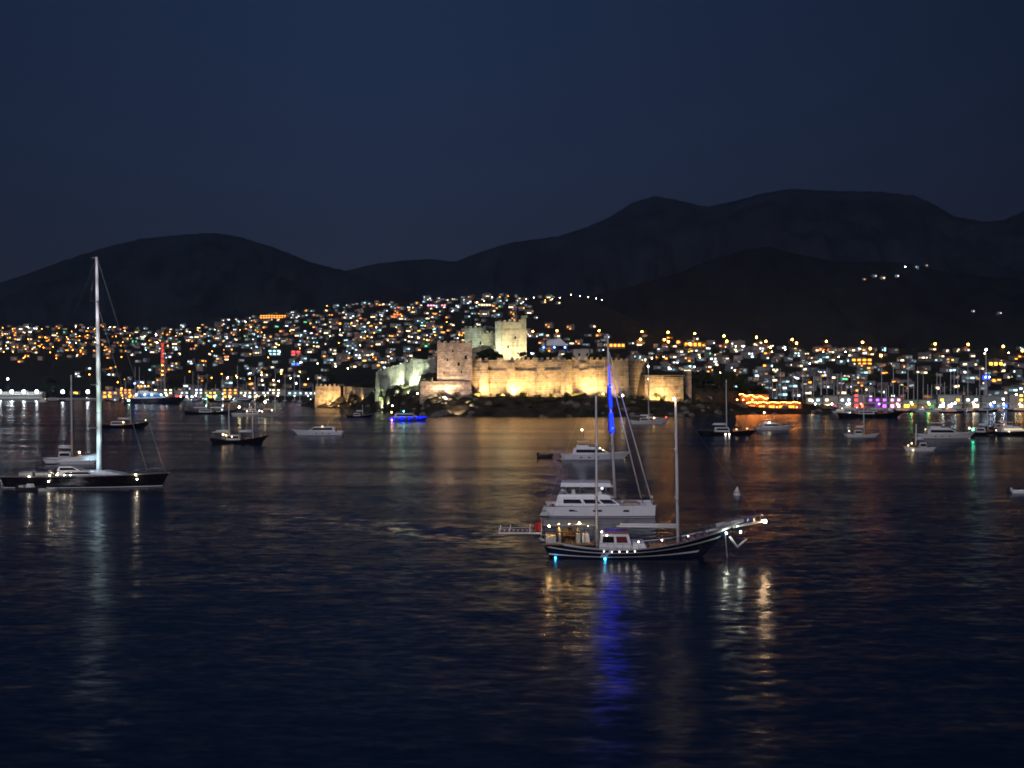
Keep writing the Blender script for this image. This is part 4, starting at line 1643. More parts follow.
# the orange terrace on the knoll
def terrace():
    t = thing("terrace_restaurant", P(772, 728, z=1.6), 0, "long shore restaurant with strings of glowing orange lights", "building")
    wallm = M("terracotta_render", (0.4, 0.17, 0.09), 0.9, 0, 0.2, 0.5)
    W = 36
    MB().box((0, 5, 2.2), (W, 9, 5.4)).build("wall", wallm, t)
    MB().box((0, 4.2, 5.1), (W + 1.5, 12, 0.35)).build("roof", tiles, t)
    MB().box((-9.5, 9, 7.4), (17, 8, 4.2)).build("upper_storey", wallm, t)
    g = MB()
    for k in range(13):
        x = -W / 2 + k * W / 12
        g.tube((x, -2.0, -0.5), (x, -2.0, 5.0), 0.12, 0.12, 6)
    g.build("post", varnish, t)
    og = E("orange_string_light", (1.0, 0.30, 0.05), 62, True)
    a = [(-15.5 + i * 1.05 + 0.2 * math.sin(i * 5.1), -2.3, 4.5 + 0.5 * abs(math.sin(i * 0.52)) + 0.15 * math.sin(i * 2.9)) for i in range(31)]
    g = MB()
    for p in a:
        g.ball(p, 0.24, 6, 4)
    g.build("string_lights", og, t)
    pr = [(-19 + i * 1.0, 3.6 - 0.3 * math.cos(i * .8), 9.6 - i * 0.13 + 0.55 * math.sin(i * 1.1)) for i in range(18)]
    g = MB()
    for p in pr:
        g.ball(p, 0.24, 6, 4)
    g.build("string_lights", og, t)
    g = MB()
    g.path(a, 0.03, 4)
    g.path(pr, 0.03, 4)
    for i in (0, 6, 12, 17):
        g.tube((pr[i][0], pr[i][1], 5), pr[i], 0.07, 0.05, 5)
    g.build("cable", darkgrey, t)
    for x in (-21, -17.5, -12):
        MB().ball((x, 0.5 if x < -18 else -0.5, 6.4), 0.34).build("lamp", og, t)
    g = MB()
    g.tube((-21, 0.5, -0.5), (-21, 0.5, 6.3), 0.08, 0.06, 5)
    g.build("post", varnish, t)
    for x in (-8, 3, 9, 15):
        MB().ball((x, 0.1, 1.9), 0.3).build("lamp", GLOBE['orange red'], t)
    for x in (-12, -6, 0, 6, 12):
        MB().box((x, 0.46, 2.0), (3.2, 0.14, 1.8)).build("window", WIN['amber'], t)


terrace()


# ================================================================== boats
class Hull:
    def __init__(s, L, B, fs, fm, fb, bow=1.5, stern=0.6, tw=0.75, flare=0.18, depth=0.9, full=2.3):
        s.L, s.B, s.fs, s.fm, s.fb, s.bow, s.stern, s.tw, s.flare, s.depth, s.full = L, B, fs, fm, fb, bow, stern, tw, flare, depth, full

    def sheer(s, u):
        return s.fs * (1 - u) * (1 - 2 * u) + 4 * s.fm * u * (1 - u) + s.fb * u * (2 * u - 1)

    def beam(s, u):
        if u < 0.45:
            return s.tw + (1 - s.tw) * math.sin(math.pi / 2 * u / 0.45)
        return max(0.0, 1 - ((u - 0.45) / 0.55) ** s.full)

    def pt(s, u, v, side=-1, e=0.0):
        xs = -s.L / 2 + u * s.L
        xw = -s.L / 2 + s.stern + u * (s.L - s.stern - s.bow)
        if v >= 0:
            x = lerp(xw, xs, v ** 1.15)
            b = s.B / 2 * s.beam(u) * (1 - s.flare * (1 - v) * (1 + 0.9 * u))
            z = v * s.sheer(u)
        else:
            x = xw - v * 0.4 * (1 - 2 * u)
            b = s.B / 2 * s.beam(u) * (1 - s.flare * (1 + 0.9 * u)) * math.sqrt(max(0, 1 - v * v))
            z = v * s.depth
        return (x, side * (b + e), z)

    def shell(s, n=26):
        g = MB()
        vv = (-1, -0.6, 0, 0.3, 0.6, 0.85, 1)
        us = [i / n for i in range(n + 1)]
        for side in (-1, 1):
            o = len(g.v)
            for u in us:
                for v in vv:
                    g.v.append(s.pt(u, v, side))
            k = len(vv)
            for i in range(n):
                for j in range(k - 1):
                    a = o + i * k + j
                    f = (a, a + k, a + k + 1, a + 1)
                    g.f.append(f if side < 0 else f[::-1])
        k = len(vv)
        half = (n + 1) * k
        g.f.append(tuple([j for j in range(k)] + [half + j for j in range(k - 1, -1, -1)]))
        return g

    def deck(s, drop=0.25, n=26, u0=0.0, u1=1.0):
        g = MB()
        for i in range(n + 1):
            u = lerp(u0, u1, i / n)
            v = 1 - drop / max(s.sheer(u), 0.3)
            g.v.append(s.pt(u, v, -1, -0.02))
            g.v.append(s.pt(u, v, 1, -0.02))
        g.f = [(2 * i, 2 * i + 2, 2 * i + 3, 2 * i + 1) for i in range(n)]
        return g

    def stripe(s, v0, v1, u0=0.0, u1=1.0, e=0.03, n=26):
        g = MB()
        for side in (-1, 1):
            o = len(g.v)
            for i in range(n + 1):
                u = lerp(u0, u1, i / n)
                g.v += [s.pt(u, v0, side, 0.0), s.pt(u, v0, side, e), s.pt(u, v1, side, e), s.pt(u, v1, side, 0.0)]
            for i in range(n):
                for j in range(3):
                    a = o + 4 * i + j
                    f = (a, a + 4, a + 5, a + 1)
                    g.f.append(f if side < 0 else f[::-1])
        return g

    def rail(s, h=0.75, u0=0.02, u1=0.97, n=18, r=0.03):
        g = MB()
        for side in (-1, 1):
            top = []
            for i in range(n + 1):
                u = lerp(u0, u1, i / n)
                p = Vector(s.pt(u, 1, side, -0.08))
                q = p + Vector((0, 0, h))
                g.tube(p, q, r, r, 5)
                top.append(q)
            g.path(top, r, 5)
        return g


def bulb(parent, p, r, mat, name="lamp"):
    return MB().ball(p, r, 8, 6).build(name, mat, parent, True)


def rig(parent, x, z0, h, r, boom=None, spreaders=2, mat=None, bow=None, stern=None, B=4.0, rake=0.0, wires=True, wr=0.018):
    """mast with boom, spreaders and standing rigging"""
    mat = mat or mastwhite
    m = MB()
    tx = x - rake
    m.tube((x, 0, z0), (tx, 0, z0 + h), r, r * 0.62, 10)
    mast = m.build("mast", mat, parent, True)
    s_ = MB()
    for k in range(spreaders):
        f = (k + 1) / (spreaders + 1)
        z = z0 + h * f
        w_ = B * 0.30 * (1 - 0.25 * f)
        xx = lerp(x, tx, f)
        s_.tube((xx, 0, z), (xx - 0.15, -w_, z + 0.08), r * 0.4, r * 0.25, 6)
        s_.tube((xx, 0, z), (xx - 0.15, w_, z + 0.08), r * 0.4, r * 0.25, 6)
    if spreaders:
        s_.build("spreader", mat, mast)
    if boom:
        b_ = MB()
        b_.tube((x - 0.2, 0, boom[1]), (x - boom[0], 0, boom[1] + boom[2]), r * 0.75, r * 0.6, 8)
        bo = b_.build("boom", mat, parent, True)
    if wires:
        w2 = MB()
        top = Vector((tx, 0, z0 + h * 0.985))
        if bow:
            w2.tube(top, bow, wr, wr, 4)
        if stern:
            w2.tube(top, stern, wr, wr, 4)
        for sd in (-1, 1):
            prev = top
            for k in range(spreaders - 1, -1, -1):
                f = (k + 1) / (spreaders + 1)
                w_ = B * 0.30 * (1 - 0.25 * f)
                q = Vector((lerp(x, tx, f) - 0.15, sd * w_, z0 + h * f + 0.08))
                w2.tube(prev, q, wr, wr, 4)
                prev = q
            w2.tube(prev, (x - 0.2, sd * B * 0.45, z0 + 0.1), wr, wr, 4)
        w2.build("rigging", rope, parent)
    return mast


def person_free():
    pass


# ---------------------------------------------------------------- the gulet in front
def gulet():
    d = 136.0
    t = thing("gulet", P(640, d, z=0), math.radians(-2), "dark blue wooden two mast gulet with white stripes lit along its deck in the foreground", "boat")
    S = d / F
    X = lambda px: (px - 640) * S
    Z = lambda py: CH + (HY - py) * S
    H = Hull(22.6, 6.0, 2.15, 1.25, 3.9, 4.2, 1.2, 0.62, 0.2, 1.0, 2.0)
    hull = H.shell().build("hull", navy, t, True)
    H.stripe(0.92, 0.98, 0, 0.985, 0.05).build("stripe", white, hull)
    H.stripe(0.59, 0.66, 0.0, 0.97, 0.045).build("stripe", white, hull)
    H.stripe(0.18, 0.25, 0.0, 0.93, 0.03).build("stripe", white, hull)
    H.deck(0.35).build("deck", teak, t)
    H.stripe(1.0, 1.08, 0, 0.98, 0.07).build("cap_rail", white, t)
    H.rail(0.62, 0.02, 0.95, 24, 0.025).build("guard_rail", steel, t)
    # portholes
    ph = MB()
    for k in range(7):
        u = 0.2 + k * 0.085
        p = H.pt(u, 0.45, -1, 0.02)
        ph.tube((p[0], p[1], p[2]), (p[0], p[1] - 0.04, p[2]), 0.11, 0.11, 10)
    ph.build("porthole", glass, hull)
    dz = 1.05
    # deckhouse
    c = (X(599), X(632), 1.75, dz, 2.75, 0.5, 0.15, 0.92)
    dh = MB().cab(*c).build("deckhouse", white, t)
    MB().band(*c, 0.42, 0.82, 0.03, 0.08, 0.46).build("window", glass, dh)
    MB().band(*c, 0.42, 0.82, 0.03, 0.54, 0.9).build("window", M("red_saloon_curtain", (0.12, 0.012, 0.016), 0.3), dh)  # red pane colour stands in for the saloon's red interior light
    MB().cab(X(604), X(628), 1.7, 2.76, 2.95, 0.1, 0.1, 0.95).build("roof", varnish, dh)
    MB().cab(X(632), X(646), 1.5, dz - 0.1, 1.75, 0.3, 0, 0.9).build("skylight", white, t)
    MB().cab(X(648), X(668), 1.2, dz, 1.6, 0.2, 0.2, 0.9).build("skylight", varnish, t)
    # stern bimini with frame
    g = MB()
    g.cab(X(543.5), X(595), 2.3, 3.72, 3.82, 0.1, 0.1, 0.96)
    g.build("bimini", cream, t)
    g = MB()
    for px in (545, 558, 571, 584, 594):
        for sd in (-1, 1):
            g.tube((X(px), 2.2 * sd, 1.4), (X(px), 2.15 * sd, 3.72), 0.035, 0.035, 6)
    g.build("bimini_frame", steel, t)
    # aft deck furniture
    MB().cab(X(543), X(594), 2.35, 1.55, 1.72).build("aft_deck", teak, t)
    MB().cab(X(546), X(556), 2.1, 1.72, 2.45, 0, 0, 1).build("sun_bed", M("cream_cushion", (0.62, 0.56, 0.45), 0.9), t)
    g = MB().cab(X(562), X(576), 0.8, 2.42, 2.49)
    g.tube((X(567), 0, 1.7), (X(567), 0, 2.42), 0.1, 0.1, 8)
    g.build("table", varnish, t)
    for a0, a1 in ((558, 561), (576, 580)):
        MB().cab(X(a0), X(a1), 1.9, 1.7, 2.75).build("bench", M("ivory_bench_cushion", (0.6, 0.55, 0.42), 0.9), t)
    MB().box((X(568), 1.75, 2.3), (X(580) - X(558), 0.5, 1.1)).build("bench", M("ivory_bench_cloth", (0.6, 0.52, 0.36), 0.9), t)
    MB().cab(X(582), X(590), 1.5, 1.7, 2.75, 0.2, 0, 0.9).build("bar_counter", offwhite, t)
    lampm = E("warm_deck_lamp", (1.0, 0.62, 0.22), 190, True)
    for px, py in ((549, 531), (559, 529.5), (569, 529.5), (579, 528), (588, 530)):
        bulb(t, (X(px), -1.55, Z(py) + 0.7), 0.085, lampm, "deck_lamp")
    whitem = E("white_deck_lamp", (1.0, 0.9, 0.75), 26, True)
    for px, py, y in ((601, 531, -2.2), (606, 534, -2.6), (637, 540, -2.75), (660, 538.5, -2.5), (686, 535, -1.9)):
        bulb(t, (X(px), y, Z(py) + 0.15), 0.07, whitem, "deck_lamp")
    sl = E("hull_side_lamp", (1.0, 0.93, 0.85), 14, True)
    for k in range(5):
        u = 0.32 + k * 0.04
        p = H.pt(u, 0.8, -1, 0.13)
        bulb(t, p, 0.055, sl, "side_lamp")
    # masts
    rig(t, X(597), 1.0, 17.2, 0.17, None, 2, mastwhite, None, (X(545), 0, 2.4), 6, 0.1, True, 0.011)
    m2 = rig(t, X(678), 1.0, 16.6, 0.19, (X(678) - X(617), 3.35, 0.05), 2, mastwhite, (X(762), 0, 3.9), None, 6, 0.3, True, 0.011)
    bulb(t, (X(677) - 0.35, -0.1, 17.85), 0.15, E("masthead_lamp", (1.0, 0.72, 0.42), 40, True), "masthead_lamp")
    g = MB().tube((X(676), 0, 3.55), (X(620), 0, 3.6), 0.19, 0.15, 8)
    g.build("furled_sail", sailcloth, t, True)
    # gangway at the bow side and fore deck cushions
    for px in (683, 690, 697, 704):
        MB().cab(X(px) - .3, X(px) + .3, 1.2 - (px - 683) * 0.02, 1.5 + (px - 683) * 0.028, 2.15 + (px - 683) * 0.03, 0.05, 0.2, 0.9).build("cushion", purplecloth, t)
    # bowsprit
    g = MB().tube((X(706), 0, 2.85), (X(764), 0, 4.05), 0.17, 0.1, 8)
    g.build("bowsprit", white, t, True)
    g = MB()
    for sd in (-1, 1):
        pts = [(X(706), 1.1 * sd, 3.3), (X(728), 0.7 * sd, 4.1), (X(748), 0.42 * sd, 4.5), (X(762), 0.2 * sd, 4.75)]
        g.path(pts, 0.03, 6)
        low = [(X(708), 1.05 * sd, 2.9), (X(728), 0.7 * sd, 3.4), (X(748), 0.42 * sd, 3.8), (X(762), 0.16 * sd, 4.05)]
        g.path(low, 0.035, 6)
        for a_, b_ in zip(pts, low):
            g.tube(a_, b_, 0.025, 0.025, 5)
        for k in range(8):
            f = k / 7
            g.tube((lerp(X(712), X(760), f), 0.95 * sd * (1 - f * .8), lerp(2.95, 4.05, f)), (lerp(X(712), X(760), f), 0.95 * sd * (1 - f * .8), lerp(3.5, 4.7, f)), 0.02, 0.02, 4)
    g.build("pulpit", steel, t)
    MB().tube((X(716), -0.1, 3.45), (X(743), -0.1, 4.15), 0.3, 0.2, 8).build("furled_jib", sailcloth, t, True)
    MB().tube((X(744), -0.1, 4.12), (X(753), -0.1, 4.4), 0.28, 0.22, 8).build("sail_cover", bluecloth, t, True)
    bulb(t, (X(764), -0.12, 4.05), 0.17, E("bow_lamp", (1.0, 0.70, 0.38), 130, True), "bow_lamp")
    bm = E("bow_flood_lamp", (0.90, 1.0, 0.80), 90, True)
    for px, py, y, r in ((725, 532, -0.5, 0.10), (739, 530.5, -0.5, 0.09)):
        bulb(t, (X(px), y - 0.35, Z(py)), r, bm, "bow_lamp")
    # anchor hung under the bow
    g = MB()
    g.tube((X(728.5), -0.6, Z(535.5)), (X(736), -0.65, Z(546)), 0.12, 0.1, 8)
    g.tube((X(736), -0.65, Z(546)), (X(745), -0.85, Z(537.5)), 0.11, 0.05, 8)
    g.tube((X(736), -0.65, Z(546)), (X(743), -0.25, Z(540)), 0.11, 0.05, 8)
    g.build("anchor", white, t, True)
    g = MB().tube((X(724.5), -0.35, Z(534)), (X(726.5), -0.45, -0.4), 0.05, 0.05, 6)
    g.build("anchor_chain", alu, t)
    # stern davits and gangway
    g = MB()
    for y in (-1.3, 1.3):
        g.tube((X(541), y, Z(532.5)), (X(499), y, Z(532)), 0.1, 0.08, 8)
        g.tube((X(510), y, Z(532)), (X(510), y, Z(526.5)), 0.04, 0.04, 6)
        g.tube((X(500), y, Z(532)), (X(500), y, Z(527)), 0.04, 0.04, 6)
        g.tube((X(530), y, Z(532)), (X(530), y, Z(526)), 0.05, 0.05, 6)
    g.tube((X(499), -1.3, Z(532)), (X(499), 1.3, Z(532)), 0.07, 0.07, 6)
    g.tube((X(500), -1.3, Z(527.2)), (X(530), -1.3, Z(526.5)), 0.025, 0.025, 5)
    g.build("davit", white, t)
    g = MB()
    for k in range(9):
        g.box((lerp(X(502), X(538), k / 8), 0, Z(532) + 0.02), (0.35, 2.4, 0.06))
    g.build("boarding_platform", teak, t)
    # ensign
    g = MB()
    nx, nz = 7, 4
    for i in range(nx + 1):
        for j in range(nz + 1):
            g.v.append((X(541.5) - 0.75 * i / nx, -0.25 + 0.13 * math.sin(i * 1.3 + j * 0.4), Z(529) + 1.0 * j / nz - 0.45 * i / nx))
    g.f = [(a * (nz + 1) + b_, a * (nz + 1) + b_ + 1, (a + 1) * (nz + 1) + b_ + 1, (a + 1) * (nz + 1) + b_) for a in range(nx) for b_ in range(nz)]
    g.build("ensign", redcloth, t, True)
    MB().tube((X(541.5), -0.25, 2.0), (X(541.8), -0.25, Z(519)), 0.03, 0.02, 6).build("flag_staff", mastwhite, t)
    # lights at the waterline
    cy = E("cyan_waterline_lamp", (0.04, 0.5, 1.0), 24, True)
    u_ = (X(604) + 11.3 - 1.2) / (22.6 - 5.4)
    for px in (604, 556):
        u_ = max(0.02, (X(px) + 11.3 - 1.2) / (22.6 - 5.4))
        p = H.pt(u_, 0.08, -1, 0.12)
        bulb(t, (p[0], p[1] - 0.05, 0.04), 0.12 if px > 600 else 0.10, cy, "waterline_lamp")
    # boarding ladder on the side
    g = MB()
    p = H.pt(0.36, 1, -1, 0.1)
    q_ = H.pt(0.33, 0.25, -1, 0.45)
    for dx in (-0.28, 0.28):
        g.tube((p[0] + dx, p[1], p[2] + 0.7), (q_[0] + dx, q_[1], q_[2]), 0.05, 0.05, 6)
    for k in range(6):
        f = k / 5
        g.tube((lerp(p[0], q_[0], f) - .28, lerp(p[1], q_[1], f), lerp(p[2], q_[2], f)), (lerp(p[0], q_[0], f) + .28, lerp(p[1], q_[1], f), lerp(p[2], q_[2], f)), 0.04, 0.04, 5)
    g.build("boarding_ladder", white, t)
    return t


GUL = gulet()


def seated_person(loc, rz, shirt, label, lean=0.0, arm=0.3):
    """a seated figure grown from its joints as one continuous body"""
    skin = M("skin", (0.42, 0.25, 0.17), 0.6, 0, 0.05)
    trousers = M("trousers", (0.08, 0.08, 0.11), 0.9)
    J = {'pel': (0, 0, 0.10), 'waist': (0.0, 0.01 + lean * .3, 0.28), 'chest': (0, 0.0 + lean * .6, 0.50), 'neck': (0, 0.02 + lean, 0.63), 'head': (0, -0.01 + lean, 0.73), 'crown': (0, -0.005 + lean, 0.83)}
    E_ = [('pel', 'waist'), ('waist', 'chest'), ('chest', 'neck'), ('neck', 'head'), ('head', 'crown')]
    Rr = {'pel': .15, 'waist': .13, 'chest': .145, 'neck': .055, 'head': .092, 'crown': .07}
    for sd, nm in ((-1, 'l'), (1, 'r')):
        J.update({nm + 'hip': (sd * .10, -.06, .08), nm + 'knee': (sd * .13, -.48, .12), nm + 'ank': (sd * .13, -.50, -.32), nm + 'toe': (sd * .14, -.66, -.36),
                  nm + 'sho': (sd * .19, lean * .8, .55), nm + 'elb': (sd * .25, -.10 + lean * .7, .30), nm + 'wri': (sd * .17, -.33, .30 + arm * (0.3 if sd > 0 else 0.05)), nm + 'han': (sd * .15, -.43, .31 + arm * (0.36 if sd > 0 else 0.05))})
        E_ += [('pel', nm + 'hip'), (nm + 'hip', nm + 'knee'), (nm + 'knee', nm + 'ank'), (nm + 'ank', nm + 'toe'), ('chest', nm + 'sho'), (nm + 'sho', nm + 'elb'), (nm + 'elb', nm + 'wri'), (nm + 'wri', nm + 'han')]
        Rr.update({nm + 'hip': .10, nm + 'knee': .062, nm + 'ank': .042, nm + 'toe': .035, nm + 'sho': .062, nm + 'elb': .045, nm + 'wri': .030, nm + 'han': .036})
        for k, (dx, dz) in enumerate(((-.03, .01), (-.01, .02), (.01, .02), (.03, .01), (.045 * -sd, -.01))):
            f = nm + 'f%d' % k
            h = J[nm + 'han']
            J[f] = (h[0] + dx, h[1] - (.085 if k < 4 else .04), h[2] + dz - .02)
            E_.append((nm + 'han', f))
            Rr[f] = .009
    keys = list(J)
    me = bpy.data.meshes.new("person")
    me.from_pydata([J[k] for k in keys], [(keys.index(a), keys.index(b)) for a, b in E_], [])
    o = bpy.data.objects.new("person", me)
    COL.objects.link(o)
    md = o.modifiers.new("skin", 'SKIN')
    for i, k in enumerate(keys):
        sv = me.skin_vertices[0].data[i]
        sv.radius = (Rr[k], Rr[k] * (0.75 if k in ('chest', 'waist') else 1))
        sv.use_root = k == 'pel'
    o.modifiers.new("sub", 'SUBSURF').levels = 1
    dg = bpy.context.evaluated_depsgraph_get()
    m2 = bpy.data.meshes.new_from_object(o.evaluated_get(dg))
    o.modifiers.clear()
    o.data = m2
    m2.name = "person"
    m2.materials.clear()
    for m in (skin, shirt, trousers):
        m2.materials.append(m)
    for p in m2.polygons:
        p.use_smooth = True
        c = p.center
        p.material_index = 2 if (c.z < 0.2 and c.y > -0.56 and c.z > -0.3) else (1 if 0.15 < c.z < 0.61 and c.y > -0.2 else 0)
    o.location = loc
    o.rotation_euler = (0, 0, rz)
    tag(o, label, "person", "people at the stern of the gulet")
    hc = J['head']
    g = MB()
    g.ball((hc[0], hc[1] + 0.025, hc[2] + 0.045), 0.105, 10, 7)
    g.build("hair", M("dark_hair", (0.02, 0.014, 0.01), 0.7), o, True)
    return o


bpy.context.view_layer.update()
for (px, y, z, rz, col, lab) in ((559.5, -1.0, 2.76, 1.35, (0.7, 0.66, 0.6), "person in a pale shirt on the bench nearest the gulet's stern"),
                                 (570, 1.5, 2.86, 0.1, (0.7, 0.42, 0.2), "person in an orange shirt behind the table on the gulet's stern deck"),
                                 (578, -0.9, 2.76, -1.4, (0.72, 0.7, 0.66), "person in a white shirt on the bench facing the gulet's stern")):
    q_ = GUL.matrix_world @ Vector(((px - 640) * 136.0 / F, y, z))
    seated_person(q_, rz, M("shirt", col, 0.9), lab, 0.03, 0.4)


# ---------------------------------------------------------------- catamaran with the blue mast
def catamaran():
    d = 179.0
    t = thing("catamaran", P(600, d, z=0), math.radians(-4), "white sailing catamaran with a tall mast lit deep blue, behind the gulet", "boat")
    S = d / F
    X = lambda px: (px - 600) * S
    Z = lambda py: CH + (HY - py) * S
    L = 16.4
    for y in (-3.6, 3.6):
        H = Hull(L, 2.3, 1.45, 1.62, 1.78, 0.12, 0.9, 0.72, 0.12, 0.6, 2.0)
        h = H.shell().build("hull", boat_white, t, True)
        h.location = (-0.1, y, 0)
        H.deck(0.02).build("deck", offwhite, h)
        H.stripe(0.04, 0.12, 0.0, 1.0, 0.012).build("boot_stripe", navy, h)
        for px in (573, 597, 624):
            u = (X(px) + L / 2) / L
            a_ = H.pt(u, 0.62, -1, 0.0)
            g = MB()
            g.box((a_[0], 0, 0.98), (1.3, 2 * abs(a_[1]) + 0.03, 0.26))
            g.build("window", glass, h)
    MB().cab(-6.6, 4.2, 2.9, 0.75, 1.55, 0.5, 0, 1.0).build("bridge_deck", offwhite, t)
    MB().box((5.6, 0, 1.4), (0.5, 5.2, 0.35)).build("crossbeam", alu, t)
    g = MB()
    for i in range(9):
        g.tube((lerp(4.2, 6.9, i / 8), -2.5, 1.5), (lerp(4.2, 6.9, i / 8), 2.5, 1.5), 0.02, 0.02, 4)
    for i in range(17):
        y = lerp(-2.5, 2.5, i / 16)
        g.tube((4.2, y, 1.5), (6.9, y, 1.5), 0.02, 0.02, 4)
    g.build("trampoline", sailcloth, t)
    c = (X(556), X(622), 3.5, 1.55, 2.72, 1.9, 0.3, 0.86)
    s = MB().cab(*c).build("saloon", boat_white, t)
    MB().band(*c, 0.30, 0.78, 0.03, 0.12, 0.42).build("window", glass, s)
    MB().band(*c, 0.30, 0.78, 0.03, 0.47, 0.72).build("window", glass, s)
    MB().band(*c, 0.30, 0.78, 0.03, 0.76, 0.97).build("window", glass, s)
    c2 = (X(558), X(614), 2.9, 2.73, 3.15, 1.2, 0.2, 0.95)
    MB().cab(*c2).build("flybridge", white, t)
    MB().cab(X(561), X(613), 2.7, Z(485.5), Z(481.5), 0.5, 0.1, 0.96).build("hardtop", boat_white, t)
    g = MB()
    for px in (566, 580, 606):
        for y in (-2.4, 2.4):
            g.tube((X(px), y, 3.1), (X(px), y, Z(485.4)), 0.07, 0.06, 6)
    g.build("hardtop_post", alu, t)
    for px, y in ((566, -1.4), (574, -1.4), (582, 0.2), (600, -1.0)):
        MB().cab(X(px) - 0.3, X(px) + 0.3, 0.35, 3.15, 4.0, 0.25, 0, 0.9).build("helm_seat", offwhite, t).location.y = y
    # mast with rig
    mx, mz = X(615), 2.75
    top = Vector((X(607.3), 0, Z(334)))
    m = MB()
    m.tube((mx, 0, mz - 0.3), top, 0.24, 0.13, 12)
    mast = m.build("mast", mastwhite, t, True)
    g = MB()
    for f in (0.32, 0.6, 0.82):
        p = Vector((mx, 0, mz)).lerp(top, f)
        for sd in (-1, 1):
            g.tube(p, p + Vector((-0.4, sd * 1.5 * (1.2 - f * 0.5), 0.05)), 0.06, 0.04, 6)
    g.tube(top + Vector((0, 0, -0.1)), top + Vector((-1.2, 0, 0.05)), 0.03, 0.02, 5)
    g.build("spreader", mastwhite, mast)
    blue = E("blue_led_strip", (0.0025, 0.009, 1.0), 10, True)
    base = Vector((mx, 0, mz))
    def mp(py):
        z = Z(py)
        return base.lerp(top, (z - mz) / (top.z - mz))
    for pa, pb, r in ((366, 384, 0.045), (384, 408, 0.2), (413, 432, 0.27)):
        g = MB()
        a_, b_ = mp(pa), mp(pb)
        g.tube(a_ + Vector((0, -0.27, 0)), b_ + Vector((0, -0.29, 0)), r, r, 8)
        g.build("led_strip", blue, mast)
    # folds of the lit sail bag on the mast
    g = MB()
    for pa, pb, r in ((386, 392, 0.30), (392, 400, 0.36), (400, 408, 0.26), (414, 422, 0.34), (422, 430, 0.42), (430, 434, 0.28)):
        a_, b_ = mp(pa), mp(pb)
        g.tube(a_ + Vector((-0.12, 0.1, 0)), b_ + Vector((-0.12, 0.1, 0)), r, r * 0.9, 9)
    g.build("flag_bundle", bluecloth, mast, True)
    for y_ in (387, 428):
        bulb(t, mp(y_) + Vector((0.1, -0.85, 0)), 0.12, E("blue_spot_lamp", (0.006, 0.02, 1.0), 40, True), "mast_lamp")
    bulb(t, mp(350) + Vector((-0.7, -0.1, 0)), 0.07, E("white_instrument_lamp", (0.8, 0.85, 1.0), 8), "mast_lamp")
    # furled headsails
    for p0, p1, r in (((X(609), 0, Z(352)), (X(651), 0, Z(499)), 0.11), ((X(610), 0, Z(372)), (X(641), 0, Z(498)), 0.10)):
        g = MB().tube(p0, p1, r * 0.5, r, 8)
        g.build("furled_headsail", sailcloth, t, True)
    g = MB()
    for sd in (-1, 1):
        prev = top
        for f in (0.82, 0.6, 0.32):
            p = base.lerp(top, f) + Vector((-0.4, sd * 1.5 * (1.2 - f * 0.5), 0.05))
            g.tube(prev, p, 0.018, 0.018, 4)
            prev = p
        g.tube(prev, (mx - 0.6, sd * 3.9, 1.6), 0.018, 0.018, 4)
        g.tube(top, (X(548), sd * 3.4, 1.5), 0.014, 0.014, 4)
    g.build("rigging", rope, t)
    # cockpit things
    MB().cab(X(623), X(640), 1.6, 1.6, 1.85, 0.5, 0.2, 0.9).build("fore_cushion", M("tan_cushion", (0.45, 0.3, 0.2), 0.9), t)
    g = MB()
    for i in range(5):
        g.v += [(X(552.5), -4.2 + 0.05 * math.sin(i), Z(509) + 0.3 * i), (X(555.5), -4.15, Z(509.5) + 0.3 * i)]
    g.f = [(2 * i, 2 * i + 1, 2 * i + 3, 2 * i + 2) for i in range(4)]
    g.build("ensign", redcloth, t)
    bulb(t, (X(551), -4.2, Z(501.5)), 0.28, offwhite, "life_buoy")
    bulb(t, (X(563), -3.0, Z(489)), 0.3, offwhite, "radar_dome")
    bulb(t, (X(602), -2.0, Z(487)), 0.22, E("dim_cabin_lamp", (0.9, 0.95, 1.0), 1.6), "deck_lamp")
    H2 = MB()
    for sd in (-1, 1):
        pts = []
        for k in range(9):
            x = lerp(X(560), X(655), k / 8)
            H2.tube((x, sd * 4.35, 1.6), (x, sd * 4.35, 2.2), 0.02, 0.02, 5)
            pts.append((x, sd * 4.35, 2.2))
        H2.path(pts, 0.015, 4)
    H2.build("guard_rail", steel, t)
    bulb(t, (X(651), -1.2, Z(496)), 0.25, offwhite, "fender")
    # people sized lamp posts are absent: only the swim platform remains
    for y in (-3.6, 3.6):
        MB().cab(X(541), X(549), 0.85, 0.2, 0.75, 0, 0.3, 1).build("swim_step", offwhite, t).location.y = y
    return t


catamaran()


